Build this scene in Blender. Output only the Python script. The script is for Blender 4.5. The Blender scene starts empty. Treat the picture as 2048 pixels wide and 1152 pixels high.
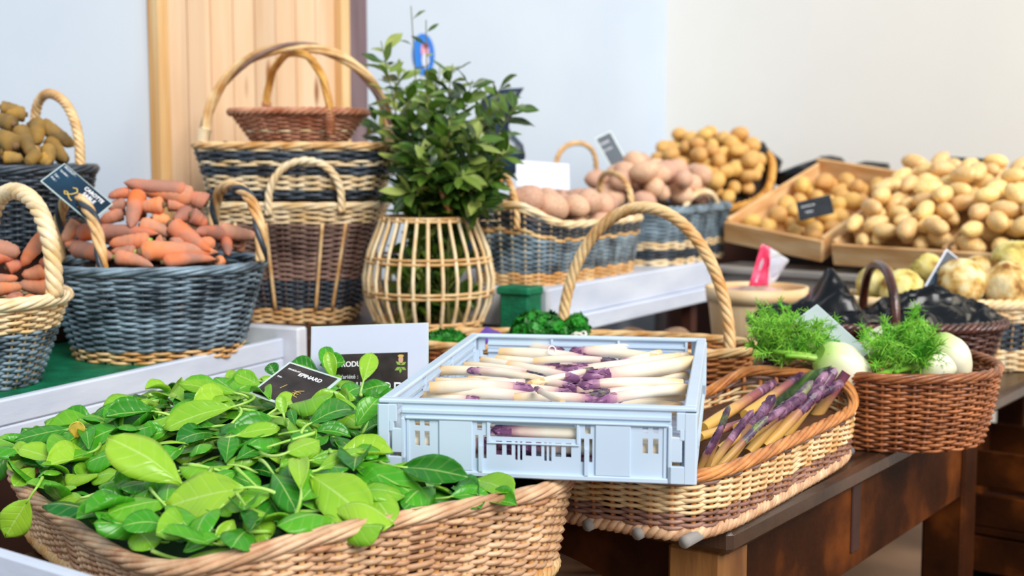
import bpy, math, random
import numpy as np
from mathutils import Vector, Matrix, Euler, Quaternion, noise as mnoise

# ------------------------------------------------------------------ camera, world, lights, exposure
S = bpy.context.scene
COL = S.collection
HC = 1.31                      # camera height; all "zr" heights are relative to it
F = 2700.0                     # focal length in pixels of a 2048 x 1152 frame
PITCH = math.atan(276 / F)
CAM = np.array([0.0, 0.0, HC])
cd = bpy.data.cameras.new('camera')
cam = bpy.data.objects.new('camera', cd)
COL.objects.link(cam)
cam.location = (0, 0, HC)
cam.rotation_euler = (math.pi / 2 - PITCH, 0, 0)
cd.sensor_width = 36
cd.lens = F / 2048 * 36
cd.clip_start = 0.05
cd.dof.use_dof = True
cd.dof.focus_distance = 1.86
cd.dof.aperture_fstop = 4.2
S.camera = cam
S.view_settings.view_transform = 'Standard'
S.view_settings.look = 'None'
S.view_settings.gamma = 1
S.view_settings.exposure = 0.0
S.view_settings.use_curve_mapping = False

W = bpy.data.worlds.new('world')
S.world = W
W.use_nodes = True
bg = W.node_tree.nodes['Background']
bg.inputs[0].default_value = (0.76, 0.88, 1.0, 1)
bg.inputs[1].default_value = 0.57


def light(name, kind, loc, target, energy, color, size=1.0, size_y=None, angle=None):
    d = bpy.data.lights.new(name, kind)
    d.energy = energy
    d.color = color
    if kind == 'AREA':
        d.shape = 'RECTANGLE'
        d.size = size
        d.size_y = size_y or size
    if angle is not None:
        d.angle = angle
    o = bpy.data.objects.new(name, d)
    COL.objects.link(o)
    o.location = loc
    o.rotation_euler = (Vector(target) - Vector(loc)).to_track_quat('-Z', 'Y').to_euler()
    return o


light('sun', 'SUN', (1.9, -1.0, 3.8), (0.1, 2.4, 0.9), 3.35, (1.0, 0.97, 0.94), angle=math.radians(30))
light('window_light', 'AREA', (2.7, 2.3, 2.3), (1.6, 4.1, 1.2), 26, (1.0, 0.86, 0.66), 1.0, 1.2)

# ------------------------------------------------------------------ pixel helpers
CP, SP = math.cos(PITCH), math.sin(PITCH)


def ray(px, py):
    x = (px - 1024) / F
    y = -(py - 576) / F
    d = np.array([x, CP + y * SP, -SP + y * CP])
    return d / d[1]


def at(px, py, Y):
    return CAM + ray(px, py) * Y


def atz(px, py, zr):
    d = ray(px, py)
    return CAM + d * (zr / d[2])


def proj(p):
    q = np.asarray(p, float) - CAM
    yc = q[1] * SP + q[2] * CP
    zc = q[1] * CP - q[2] * SP
    return 1024 + F * q[0] / zc, 576 - F * yc / zc


def on_plane(px, py, p0, n):
    d = ray(px, py)
    n = np.asarray(n, float)
    t = np.dot(np.asarray(p0) - CAM, n) / np.dot(d, n)
    return CAM + d * t


# ------------------------------------------------------------------ materials
def lin(h):
    h = h.lstrip('#')
    c = [int(h[i:i + 2], 16) / 255 for i in (0, 2, 4)]
    return tuple(x / 12.92 if x <= 0.04045 else ((x + 0.055) / 1.055) ** 2.4 for x in c) + (1,)


MATS = {}


def pm(name, c1, c2=None, scale=14, rough=0.6, bump=0.0, bscale=60, orand=0.0, irand=0.0, spec=0.4, stretch=(1, 1, 1),
       coat=0.0, alpha=1.0, trans=0.0, sss=0.0, detail=4, c3=None, lo=0.35, hi=0.65, hue=0.0, metal=0.0):
    m = bpy.data.materials.new(name)
    MATS[name] = m
    m.use_nodes = True
    nt = m.node_tree
    N, L = nt.nodes, nt.links
    b = N['Principled BSDF']
    b.inputs['Roughness'].default_value = rough
    b.inputs['Specular IOR Level'].default_value = spec
    b.inputs['Coat Weight'].default_value = coat
    b.inputs['Coat Roughness'].default_value = 0.15
    b.inputs['Alpha'].default_value = alpha
    b.inputs['Transmission Weight'].default_value = trans
    b.inputs['Metallic'].default_value = metal
    if sss:
        b.inputs['Subsurface Weight'].default_value = sss
        b.inputs['Subsurface Radius'].default_value = (0.02, 0.012, 0.006)
        b.inputs['Subsurface Scale'].default_value = 0.3
    tc = N.new('ShaderNodeTexCoord')
    mp = N.new('ShaderNodeMapping')
    mp.inputs['Scale'].default_value = stretch
    L.new(tc.outputs['Object'], mp.inputs[0])
    oi = N.new('ShaderNodeObjectInfo')
    ge = N.new('ShaderNodeNewGeometry')
    nz = N.new('ShaderNodeTexNoise')
    nz.inputs['Scale'].default_value = scale
    nz.inputs['Detail'].default_value = detail
    nz.noise_dimensions = '4D'
    L.new(mp.outputs[0], nz.inputs['Vector'])
    mw = N.new('ShaderNodeMath')
    mw.operation = 'MULTIPLY'
    mw.inputs[1].default_value = 40
    L.new(oi.outputs['Random'], mw.inputs[0])
    L.new(mw.outputs[0], nz.inputs['W'])
    cr = N.new('ShaderNodeValToRGB')
    cr.color_ramp.elements[0].position = lo
    cr.color_ramp.elements[1].position = hi
    cr.color_ramp.elements[0].color = lin(c1)
    cr.color_ramp.elements[1].color = lin(c2 or c1)
    if c3:
        e = cr.color_ramp.elements.new((lo + hi) / 2)
        e.color = lin(c3)
    L.new(nz.outputs['Fac'], cr.inputs[0])
    out = cr.outputs[0]
    for src, amt in ((oi.outputs['Random'], orand), (ge.outputs['Random Per Island'], irand)):
        if amt:
            hs = N.new('ShaderNodeHueSaturation')
            mr = N.new('ShaderNodeMapRange')
            mr.inputs['To Min'].default_value = 1 - amt
            mr.inputs['To Max'].default_value = 1 + amt
            L.new(src, mr.inputs['Value'])
            L.new(mr.outputs[0], hs.inputs['Value'])
            if hue:
                mh = N.new('ShaderNodeMapRange')
                mh.inputs['To Min'].default_value = 0.5 - hue
                mh.inputs['To Max'].default_value = 0.5 + hue
                L.new(src, mh.inputs['Value'])
                L.new(mh.outputs[0], hs.inputs['Hue'])
            L.new(out, hs.inputs['Color'])
            out = hs.outputs[0]
    L.new(out, b.inputs['Base Color'])
    if bump:
        n2 = N.new('ShaderNodeTexNoise')
        n2.inputs['Scale'].default_value = bscale
        n2.inputs['Detail'].default_value = 3
        L.new(mp.outputs[0], n2.inputs['Vector'])
        bp = N.new('ShaderNodeBump')
        bp.inputs['Strength'].default_value = bump
        bp.inputs['Distance'].default_value = 0.004
        L.new(n2.outputs['Fac'], bp.inputs['Height'])
        L.new(bp.outputs[0], b.inputs['Normal'])
    return m


def ramp_t(name, stops, rough=0.5, orand=0.1, noise_amt=0.12, nscale=60, spec=0.4, sss=0.0):
    """Colour along the length of a vegetable, from the mesh attribute t, wobbled by noise."""
    m = bpy.data.materials.new(name)
    MATS[name] = m
    m.use_nodes = True
    nt = m.node_tree
    N, L = nt.nodes, nt.links
    b = N['Principled BSDF']
    b.inputs['Roughness'].default_value = rough
    b.inputs['Specular IOR Level'].default_value = spec
    at_ = N.new('ShaderNodeAttribute')
    at_.attribute_name = 't'
    tc = N.new('ShaderNodeTexCoord')
    oi = N.new('ShaderNodeObjectInfo')
    nz = N.new('ShaderNodeTexNoise')
    nz.noise_dimensions = '4D'
    nz.inputs['Scale'].default_value = nscale
    nz.inputs['Detail'].default_value = 4
    L.new(tc.outputs['Object'], nz.inputs['Vector'])
    mw = N.new('ShaderNodeMath')
    mw.operation = 'MULTIPLY'
    mw.inputs[1].default_value = 40
    L.new(oi.outputs['Random'], mw.inputs[0])
    L.new(mw.outputs[0], nz.inputs['W'])
    ma = N.new('ShaderNodeMath')
    ma.operation = 'MULTIPLY_ADD'
    ma.inputs[1].default_value = noise_amt * 2
    L.new(nz.outputs['Fac'], ma.inputs[0])
    sb = N.new('ShaderNodeMath')
    sb.operation = 'SUBTRACT'
    sb.inputs[1].default_value = noise_amt
    L.new(at_.outputs['Fac'], sb.inputs[0])
    L.new(sb.outputs[0], ma.inputs[2])
    cr = N.new('ShaderNodeValToRGB')
    els = cr.color_ramp.elements
    els[0].position, els[0].color = stops[0][0], lin(stops[0][1])
    els[1].position, els[1].color = stops[-1][0], lin(stops[-1][1])
    for p, c in stops[1:-1]:
        e = els.new(p)
        e.color = lin(c)
    L.new(ma.outputs[0], cr.inputs[0])
    hs = N.new('ShaderNodeHueSaturation')
    mr = N.new('ShaderNodeMapRange')
    mr.inputs['To Min'].default_value = 1 - orand
    mr.inputs['To Max'].default_value = 1 + orand
    L.new(oi.outputs['Random'], mr.inputs['Value'])
    L.new(mr.outputs[0], hs.inputs['Value'])
    L.new(cr.outputs[0], hs.inputs['Color'])
    L.new(hs.outputs[0], b.inputs['Base Color'])
    return m


def leaf_mat(name, dark, mid, light_, vein, rough=0.35, spec=0.5, vfreq=26.0):
    """Leaf blade: shade from the object's random number, pale midrib and side veins from attributes u (across) and t (along)."""
    m = bpy.data.materials.new(name)
    MATS[name] = m
    m.use_nodes = True
    nt = m.node_tree
    N, L = nt.nodes, nt.links
    b = N['Principled BSDF']
    b.inputs['Roughness'].default_value = rough
    b.inputs['Specular IOR Level'].default_value = spec

    def math_(op, a, bb=None, cc=None):
        n = N.new('ShaderNodeMath')
        n.operation = op
        for i, v in enumerate((a, bb, cc)):
            if v is None:
                continue
            if isinstance(v, (int, float)):
                n.inputs[i].default_value = v
            else:
                L.new(v, n.inputs[i])
        return n.outputs[0]
    au = N.new('ShaderNodeAttribute')
    au.attribute_name = 'u'
    att = N.new('ShaderNodeAttribute')
    att.attribute_name = 't'
    ash = N.new('ShaderNodeAttribute')
    ash.attribute_name = 'shade'
    cr = N.new('ShaderNodeValToRGB')
    els = cr.color_ramp.elements
    els[0].color = lin(dark)
    els[1].color = lin(light_)
    e = els.new(0.5)
    e.color = lin(mid)
    tc = N.new('ShaderNodeTexCoord')
    nz = N.new('ShaderNodeTexNoise')
    nz.inputs['Scale'].default_value = 30
    L.new(tc.outputs['Object'], nz.inputs['Vector'])
    sh = math_('ADD', ash.outputs['Fac'], math_('MULTIPLY', math_('SUBTRACT', nz.outputs['Fac'], 0.5), 0.35))
    L.new(sh, cr.inputs[0])
    absu = math_('ABSOLUTE', au.outputs['Fac'])
    mid_ = math_('SUBTRACT', 1.0, math_('MINIMUM', math_('MULTIPLY', absu, 14.0), 1.0))
    ph = math_('MULTIPLY', math_('SUBTRACT', att.outputs['Fac'], math_('MULTIPLY', absu, 0.22)), vfreq)
    sv = math_('POWER', math_('ABSOLUTE', math_('COSINE', ph)), 26.0)
    vv = math_('MAXIMUM', mid_, math_('MULTIPLY', sv, 0.16))
    mx = N.new('ShaderNodeMix')
    mx.data_type = 'RGBA'
    L.new(math_('MULTIPLY', vv, 0.75), mx.inputs['Factor'])
    L.new(cr.outputs[0], mx.inputs[6])
    mx.inputs[7].default_value = lin(vein)
    L.new(mx.outputs[2], b.inputs['Base Color'])
    bp = N.new('ShaderNodeBump')
    bp.inputs['Strength'].default_value = 0.2
    bp.inputs['Distance'].default_value = 0.002
    L.new(sv, bp.inputs['Height'])
    bp.invert = True
    L.new(bp.outputs[0], b.inputs['Normal'])
    tr = N.new('ShaderNodeBsdfTranslucent')
    L.new(mx.outputs[2], tr.inputs[0])
    ms = N.new('ShaderNodeMixShader')
    ms.inputs[0].default_value = 0.22
    L.new(b.outputs[0], ms.inputs[1])
    L.new(tr.outputs[0], ms.inputs[2])
    L.new(ms.outputs[0], N['Material Output'].inputs[0])
    return m


def planks_mat(name, c1, c2, gap, width, axis=0):
    """Vertical tongue-and-groove boards with knots, in object space."""
    m = pm(name, c1, c2, scale=3.2, stretch=(9, 9, 0.7), rough=0.5, lo=0.3, hi=0.7)
    nt = m.node_tree
    N, L = nt.nodes, nt.links
    tc = [n for n in N if n.type == 'TEX_COORD'][0]
    b = N['Principled BSDF']
    base = b.inputs['Base Color'].links[0].from_socket
    sx = N.new('ShaderNodeSeparateXYZ')
    L.new(tc.outputs['Object'], sx.inputs[0])
    dv = N.new('ShaderNodeMath')
    dv.operation = 'DIVIDE'
    dv.inputs[1].default_value = width
    L.new(sx.outputs[axis], dv.inputs[0])
    fr = N.new('ShaderNodeMath')
    fr.operation = 'FLOOR'
    L.new(dv.outputs[0], fr.inputs[0])
    wn = N.new('ShaderNodeTexWhiteNoise')
    wn.noise_dimensions = '1D'
    L.new(fr.outputs[0], wn.inputs['W'])
    hs = N.new('ShaderNodeHueSaturation')
    mr = N.new('ShaderNodeMapRange')
    mr.inputs['To Min'].default_value = 0.90
    mr.inputs['To Max'].default_value = 1.08
    L.new(wn.outputs['Value'], mr.inputs['Value'])
    L.new(mr.outputs[0], hs.inputs['Value'])
    L.new(base, hs.inputs['Color'])
    vo = N.new('ShaderNodeTexVoronoi')
    vo.inputs['Scale'].default_value = 1.0
    mp = N.new('ShaderNodeMapping')
    mp.inputs['Scale'].default_value = (1 / width, 1, 3.1)
    L.new(tc.outputs['Object'], mp.inputs[0])
    L.new(mp.outputs[0], vo.inputs['Vector'])
    kr = N.new('ShaderNodeValToRGB')
    kr.color_ramp.elements[0].position = 0.06
    kr.color_ramp.elements[0].color = (1, 1, 1, 1)
    kr.color_ramp.elements[1].position = 0.16
    kr.color_ramp.elements[1].color = (0, 0, 0, 1)
    L.new(vo.outputs['Distance'], kr.inputs[0])
    mx = N.new('ShaderNodeMix')
    mx.data_type = 'RGBA'
    L.new(kr.outputs[0], mx.inputs['Factor'])
    L.new(hs.outputs[0], mx.inputs[6])
    mx.inputs[7].default_value = lin(gap)
    L.new(mx.outputs[2], b.inputs['Base Color'])
    return m


# wicker
pm('wicker_light', '#c98f4c', '#f0cf9a', scale=22, rough=0.45, irand=0.14, bump=0.3, bscale=90)
pm('wicker_pale', '#e2bd84', '#f8e6c2', scale=22, rough=0.45, irand=0.12, bump=0.3, bscale=90)
pm('wicker_straw', '#d2a468', '#f3dcb0', scale=22, rough=0.45, irand=0.14, bump=0.3, bscale=90)
pm('wicker_tan', '#b98660', '#f0c9a0', scale=22, rough=0.42, irand=0.16, bump=0.3, bscale=90)
pm('wicker_brown', '#7c4424', '#b97445', scale=24, rough=0.35, irand=0.2, bump=0.3, bscale=90, spec=0.5)
pm('wicker_orange', '#b0642c', '#e09a58', scale=24, rough=0.35, irand=0.18, bump=0.3, bscale=90, spec=0.5)
pm('wicker_mauve', '#7b5648', '#ac8472', scale=24, rough=0.4, irand=0.16, bump=0.3, bscale=90)
pm('wicker_blue', '#303f4a', '#8aa0ae', scale=18, rough=0.38, irand=0.3, bump=0.3, bscale=90, spec=0.6)
pm('wicker_dark', '#20252d', '#4a5560', scale=18, rough=0.4, irand=0.3, bump=0.3, bscale=90, spec=0.5)
pm('wicker_umber', '#5a433b', '#9a7a6c', scale=18, rough=0.4, irand=0.25, bump=0.3, bscale=90)
pm('wicker_red', '#a05a3a', '#d39a78', scale=22, rough=0.4, irand=0.18, bump=0.3, bscale=90)
pm('wicker_black_brown', '#2e140e', '#5d3022', scale=22, rough=0.25, irand=0.2, bump=0.3, bscale=90, spec=0.7)
pm('wicker_yellow', '#b87a28', '#e0ab58', scale=22, rough=0.4, irand=0.15, bump=0.3, bscale=90)
pm('liner_brown', '#4a2c18', '#6e452a', rough=0.8)
pm('liner_tan', '#7a5226', '#a87a40', rough=0.9)
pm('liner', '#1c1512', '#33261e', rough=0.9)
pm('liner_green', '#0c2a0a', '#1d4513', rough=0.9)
pm('liner_black', '#08090b', '#101318', rough=0.3)
# vegetables
pm('carrot_skin', '#f0813e', '#b5826c', scale=18, rough=0.75, orand=0.2, bump=0.4, bscale=45, lo=0.32, hi=0.58, c3='#dd8c66', stretch=(1, 1, 1), hue=0.008)
pm('carrot_crown', '#5d4a32', '#8a6a4a', rough=0.9)
pm('green_stub', '#7ea53a', '#a9c95a', rough=0.6)
pm('root_skin', '#c08e30', '#75603c', scale=16, rough=0.8, orand=0.25, bump=0.4, bscale=45, c3='#9c7a3e')
pm('potato_rose', '#cb987c', '#e6c0a2', scale=12, rough=0.55, orand=0.14, bump=0.25, bscale=80, hue=0.01)
pm('potato_tan', '#d2964c', '#e8bf80', scale=12, rough=0.6, orand=0.14, bump=0.25, bscale=80, hue=0.01)
pm('potato_gold', '#cf9640', '#e6bd78', scale=12, rough=0.5, orand=0.12, bump=0.2, bscale=80, hue=0.01)
pm('potato_yellow', '#e2ae58', '#f8dca4', scale=12, rough=0.42, orand=0.12, bump=0.2, bscale=80, hue=0.01, spec=0.5)
ramp_t('asparagus_white', [(0.0, '#efc48a'), (0.2, '#f8e8cb'), (0.55, '#fbf0dc'), (0.74, '#f0cfc0'), (0.86, '#b06f8c')], rough=0.35, orand=0.06, noise_amt=0.1, nscale=45)
ramp_t('asparagus_violet', [(0.0, '#e4b458'), (0.35, '#d9a862'), (0.6, '#a06060'), (1.0, '#6a3350')], rough=0.4, orand=0.12, noise_amt=0.12)
pm('asparagus_tip_violet', '#472b4a', '#a67c96', scale=55, rough=0.35, orand=0.25, c3='#704862', hue=0.015)
ramp_t('asparagus_tip', [(0.72, '#f0cdbf'), (0.80, '#cf9fae'), (0.88, '#9a6490'), (1.0, '#6c4168')], rough=0.35, orand=0.14, noise_amt=0.07, nscale=70)
pm('asparagus_tip_green', '#4d3f52', '#8b9a56', scale=55, rough=0.4, orand=0.15, c3='#6e5a6c')
pm('bract', '#b5a04c', '#8a5a78', scale=60, rough=0.5, orand=0.2)
leaf_mat('spinach_leaf', '#12701e', '#52b222', '#aad83a', '#cfea88', rough=0.28, vfreq=17.0)
pm('spinach_stalk', '#8cc43c', '#c5e87a', scale=30, rough=0.35, orand=0.15)
pm('yellow_leaf', '#f2b41c', '#f8dc70', scale=30, rough=0.5)
leaf_mat('laurel_leaf', '#1a380e', '#547a22', '#b0bd62', '#8fae5c', rough=0.3, spec=0.6)
pm('laurel_stem', '#5a5a2c', '#7d7a44', rough=0.7)
pm('parsley_leaf', '#0d5a12', '#2f9a26', scale=40, rough=0.45, irand=0.35)
pm('parsley_stalk', '#6fa83a', '#d9e6b0', rough=0.5)
ramp_t('fennel_bulb', [(0.0, '#f2ecc8'), (0.55, '#f6f3da'), (0.85, '#d7e6a0'), (1.0, '#a4cc58')], rough=0.3, orand=0.04, noise_amt=0.06, nscale=25)
ramp_t('fennel_stalk', [(0.0, '#d9e8a4'), (0.5, '#a6d254'), (1.0, '#6fb42c')], rough=0.35, noise_amt=0.08)
pm('fennel_frond', '#55ae22', '#a4e050', scale=30, rough=0.5, irand=0.3)
pm('celeriac_skin', '#8a5826', '#f0dfae', scale=30, rough=0.75, orand=0.06, bump=1.0, bscale=45, c3='#dcb468', lo=0.34, hi=0.58, detail=6)
pm('celeriac_green', '#946a2c', '#ecdf9c', scale=24, rough=0.7, orand=0.08, bump=0.9, bscale=40, c3='#d6c468', lo=0.36, hi=0.6)
pm('beet_skin', '#5e4434', '#97795e', scale=22, rough=0.85, bump=0.5, bscale=50, orand=0.1)
# setting and furniture
pm('wall_paint_sky_tint', '#becbda', '#c6d2df', scale=2.0, rough=0.85, bump=0.12, bscale=9)  # white wall, with the blue of the sky light put into its colour
pm('wall_paint_warm_light', '#f3f0e9', '#f7f4ec', scale=2.0, rough=0.85, bump=0.12, bscale=9)  # same white wall, warm light and extra brightness put into its colour
planks_mat('pine_boards', '#dfb78e', '#e9ccab', '#9c6234', 0.0815)
pm('pine_trim', '#d39a55', '#ecca96', scale=3, stretch=(8, 8, 0.6), rough=0.5)
pm('pine_grain', '#e2b174', '#f0d0a0', scale=3, stretch=(8, 8, 0.6), rough=0.5)
pm('groove_brown', '#a8703e', '#b9854e', rough=0.8)
pm('post_mauve', '#6d5a60', '#8b767a', scale=4, stretch=(6, 6, 0.6), rough=0.6)
pm('floor_tile', '#6d5440', '#8c6f56', scale=3, rough=0.6)
pm('table_wood', '#1e0d05', '#743c14', scale=2.4, stretch=(3, 3, 3), rough=0.5, lo=0.3, hi=0.75, bump=0.2, bscale=30, spec=0.08, c3='#381a08')
pm('table_top_wood', '#21130b', '#553a29', scale=5, stretch=(1, 5, 1), rough=0.3, bump=0.2, bscale=30, spec=0.55)
pm('leg_wood', '#6b4222', '#a8743c', scale=4, stretch=(4, 4, 0.8), rough=0.45, bump=0.2, bscale=30)
pm('shelf_wood', '#2c1712', '#4a2a20', scale=5, rough=0.5)
pm('white_paint', '#c4cde0', '#d6deec', scale=5, stretch=(1, 1, 3), rough=0.5, bump=0.15, bscale=30)
pm('white_paint_worn', '#b9bcc6', '#e2e6ee', scale=7, rough=0.55, bump=0.15, bscale=30)
pm('grey_wood', '#8f8a86', '#b0aaa2', scale=5, stretch=(1, 1, 6), rough=0.7)
pm('green_plastic', '#04603f', '#0a8058', scale=25, rough=0.5, bump=0.5, bscale=140)
pm('crate_blue', '#c6d9ec', '#d0e2f2', scale=8, rough=0.35, spec=0.5)
pm('crate_wood', '#c79055', '#e8c796', scale=6, stretch=(1, 1, 5), rough=0.6, bump=0.2, bscale=60)
pm('chip_wood', '#e0b47c', '#f2d8ac', scale=8, stretch=(1, 1, 0.4), rough=0.55)
pm('slate', '#15181d', '#2c3036', scale=30, rough=0.5, detail=8)
pm('slate_warm', '#231c1a', '#443a36', scale=26, rough=0.45, detail=8)
pm('slate_blue', '#0b2538', '#123a52', scale=10, rough=0.35)
pm('card_white', '#cfd5e8', '#dde2f1', scale=6, rough=0.4)
pm('card_grey', '#aab8b6', '#c2cdca', scale=8, rough=0.35)
pm('plastic_edge', '#bcd0cc', '#d4e2de', rough=0.2, spec=0.6)
pm('chalk', '#eceff6', '#ffffff', rough=0.8)
pm('gold_ink', '#d2a83c', '#ead27a', rough=0.5)
pm('black_plastic', '#050608', '#090c10', rough=0.22, spec=0.4)
pm('blue_black_plastic', '#0c1f30', '#16344c', rough=0.3, spec=0.7)
pm('purple_card', '#5c3c94', '#7451b0', rough=0.5)
pm('pink_plastic', '#f0285c', '#ff6a8c', scale=30, rough=0.25, spec=0.6)
pm('clear_plastic', '#dfe3f6', '#ffffff', scale=10, rough=0.12, alpha=0.45, spec=0.7)
pm('pink_film', '#f2b6b4', '#f8d8d4', scale=14, rough=0.2, alpha=0.7, spec=0.6)
pm('sticker_blue', '#1a6fd0', '#2a86e2', scale=4, rough=0.4)
pm('sticker_pink', '#e58ea8', '#efb2c2', scale=12, rough=0.4)
pm('sticker_dark', '#5a3040', '#7a3a50', scale=12, rough=0.4)
pm('string', '#efe6d0', '#ffffff', rough=0.8)
pm('sleeve', '#34402f', '#6e7d62', scale=10, rough=0.08, alpha=0.6, spec=0.9)


# ------------------------------------------------------------------ mesh builder
class MB:
    def __init__(s):
        s.v, s.f, s.n, s.at = [], [], 0, {}

    def add(s, v, f, **attrs):
        v = np.asarray(v, float).reshape(-1, 3)
        b = s.n
        s.v.append(v)
        s.f.extend([tuple(int(i) + b for i in q) for q in f])
        s.n += len(v)
        for k, a in attrs.items():
            s.at.setdefault(k, []).append((b, np.broadcast_to(np.asarray(a, float), (len(v),))))
        return s

    def box(s, lo, hi, bev=0.0):
        lo, hi = np.minimum(lo, hi).astype(float), np.maximum(lo, hi).astype(float)
        if bev <= 0:
            v = [(x, y, z) for x in (lo[0], hi[0]) for y in (lo[1], hi[1]) for z in (lo[2], hi[2])]
            return s.add(v, [(0, 1, 3, 2), (4, 6, 7, 5), (0, 4, 5, 1), (2, 3, 7, 6), (0, 2, 6, 4), (1, 5, 7, 3)])
        b = min(bev, *((hi - lo) / 2.01))
        V, idx = [], {}
        for c in range(8):
            sg = [(c >> 2) & 1, (c >> 1) & 1, c & 1]
            for ax in range(3):
                p = [hi[k] - b if sg[k] else lo[k] + b for k in range(3)]
                p[ax] = hi[ax] if sg[ax] else lo[ax]
                idx[(c, ax)] = len(V)
                V.append(p)
        Fc = []
        C = lambda a, b_, c_: (a << 2) | (b_ << 1) | c_
        for ax in range(3):
            o = [k for k in range(3) if k != ax]
            for sv in (0, 1):
                q = []
                for (p, r) in ((0, 0), (1, 0), (1, 1), (0, 1)):
                    k = [0, 0, 0]
                    k[ax], k[o[0]], k[o[1]] = sv, p, r
                    q.append(idx[(C(*k), ax)])
                Fc.append(q)
        for ax in range(3):
            o = [k for k in range(3) if k != ax]
            for p in (0, 1):
                for r in (0, 1):
                    k0, k1 = [0, 0, 0], [0, 0, 0]
                    k0[ax], k1[ax] = 0, 1
                    for k in (k0, k1):
                        k[o[0]], k[o[1]] = p, r
                    Fc.append([idx[(C(*k0), o[0])], idx[(C(*k1), o[0])], idx[(C(*k1), o[1])], idx[(C(*k0), o[1])]])
        for c in range(8):
            Fc.append([idx[(c, 0)], idx[(c, 1)], idx[(c, 2)]])
        s.add(V, Fc)
        s.fixn = True
        return s

    def xbox(s, origin, ex, ey, ez, lo, hi, bev=0.0):
        t = MB().box(lo, hi, bev)
        v = np.concatenate(t.v)
        origin, ex, ey, ez = (np.asarray(q_, float) for q_ in (origin, ex, ey, ez))
        s.add(origin + v[:, :1] * np.asarray(ex) + v[:, 1:2] * np.asarray(ey) + v[:, 2:3] * np.asarray(ez), t.f)
        s.fixn = True
        return s

    def tube(s, path, r, sides=6, closed=False, ref=(0, 0, 1), squash=1.0, cap=True, **attrs):
        P = np.asarray(path, float)
        n = len(P)
        if closed:
            T = np.roll(P, -1, 0) - np.roll(P, 1, 0)
        else:
            T = np.gradient(P, axis=0)
        T /= np.linalg.norm(T, axis=1, keepdims=True) + 1e-12
        R = np.asarray(ref, float)
        A = np.cross(T, R)
        l = np.linalg.norm(A, axis=1, keepdims=True)
        if (l < 0.05).any():
            A = np.where(l < 0.05, np.cross(T, np.array([0.9, 0.31, 0.3])), A)
            l = np.linalg.norm(A, axis=1, keepdims=True)
        A /= l
        B = np.cross(A, T)
        r = np.broadcast_to(np.asarray(r, float), (n,))[:, None, None]
        a = np.arange(sides) * 2 * math.pi / sides
        V = P[:, None] + r * (np.cos(a)[None, :, None] * A[:, None] + squash * np.sin(a)[None, :, None] * B[:, None])
        Fc = []
        m = n if closed else n - 1
        for i in range(m):
            j = (i + 1) % n
            for k in range(sides):
                q = (k + 1) % sides
                Fc.append((i * sides + k, i * sides + q, j * sides + q, j * sides + k))
        if cap and not closed:
            Fc.append(tuple(range(sides))[::-1])
            Fc.append(tuple((n - 1) * sides + k for k in range(sides)))
        at_ = {k: np.repeat(np.broadcast_to(np.asarray(v, float), (n,)), sides) for k, v in attrs.items()}
        return s.add(V.reshape(-1, 3), Fc, **at_)

    def grid(s, P, closed_u=False, **attrs):
        P = np.asarray(P, float)
        a, b = P.shape[:2]
        Fc = []
        for i in range(a - 1):
            for j in range(b if closed_u else b - 1):
                k = (j + 1) % b
                Fc.append((i * b + j, i * b + k, (i + 1) * b + k, (i + 1) * b + j))
        return s.add(P.reshape(-1, 3), Fc, **{k: np.asarray(v, float).reshape(-1) for k, v in attrs.items()})

    def mesh(s, name):
        me = bpy.data.meshes.new(name)
        V = np.concatenate(s.v)
        me.from_pydata(V.tolist(), [], s.f)
        for k, L in s.at.items():
            arr = np.zeros(len(V))
            for b, a in L:
                arr[b:b + len(a)] = a
            me.attributes.new(k, 'FLOAT', 'POINT').data.foreach_set('value', arr.astype(np.float32))
        if getattr(s, 'fixn', False):
            import bmesh
            bm = bmesh.new()
            bm.from_mesh(me)
            bmesh.ops.recalc_face_normals(bm, faces=bm.faces)
            bm.to_mesh(me)
            bm.free()
        return me

    def build(s, name, mat, parent=None, smooth=True, origin=None, solid=0.0):
        """Link as one object. With origin, the vertices are world points and the object sits at origin."""
        if origin is not None:
            o3 = np.asarray(origin, float)
            s.v = [v - o3 for v in s.v]
        me = s.mesh(name)
        o = bpy.data.objects.new(name, me)
        COL.objects.link(o)
        me.materials.append(MATS[mat] if isinstance(mat, str) else mat)
        if smooth:
            me.shade_smooth()
        if parent is not None:
            o.parent = parent
            if origin is not None:
                o.location = Vector(origin) - parent.location
        elif origin is not None:
            o.location = origin
        if solid:
            md = o.modifiers.new('solid', 'SOLIDIFY')
            md.thickness = solid
        return o


def tag(o, label, cat, group=None, kind=None):
    o['label'] = label
    o['category'] = cat
    if group:
        o['group'] = group
    if kind:
        o['kind'] = kind
    return o


def empty(name, loc, rot=(0, 0, 0)):
    o = bpy.data.objects.new(name, None)
    o.empty_display_size = 0.05
    COL.objects.link(o)
    o.location = loc
    o.rotation_euler = rot
    return o


def thing(name, label, cat, loc, rot=(0, 0, 0), group=None):
    return tag(empty(name, loc, rot), label, cat, group)


def struct(o):
    o['kind'] = 'structure'
    return o


def arc(p0, p1, rise, n=28, power=2.0, lean=(0, 0, 0)):
    """An arch handle from p0 to p1."""
    p0, p1, lean = (np.asarray(x, float) for x in (p0, p1, lean))
    a = np.linspace(0, math.pi, n)
    c = (p0 + p1) / 2
    h = (p1 - p0) / 2
    up = np.array([0, 0, rise]) + lean
    ca, sa = np.cos(a), np.sin(a)
    ca = np.sign(ca) * np.abs(ca) ** (2 / power)
    sa = np.abs(sa) ** (2 / power)
    return c - ca[:, None] * h + sa[:, None] * up


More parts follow.
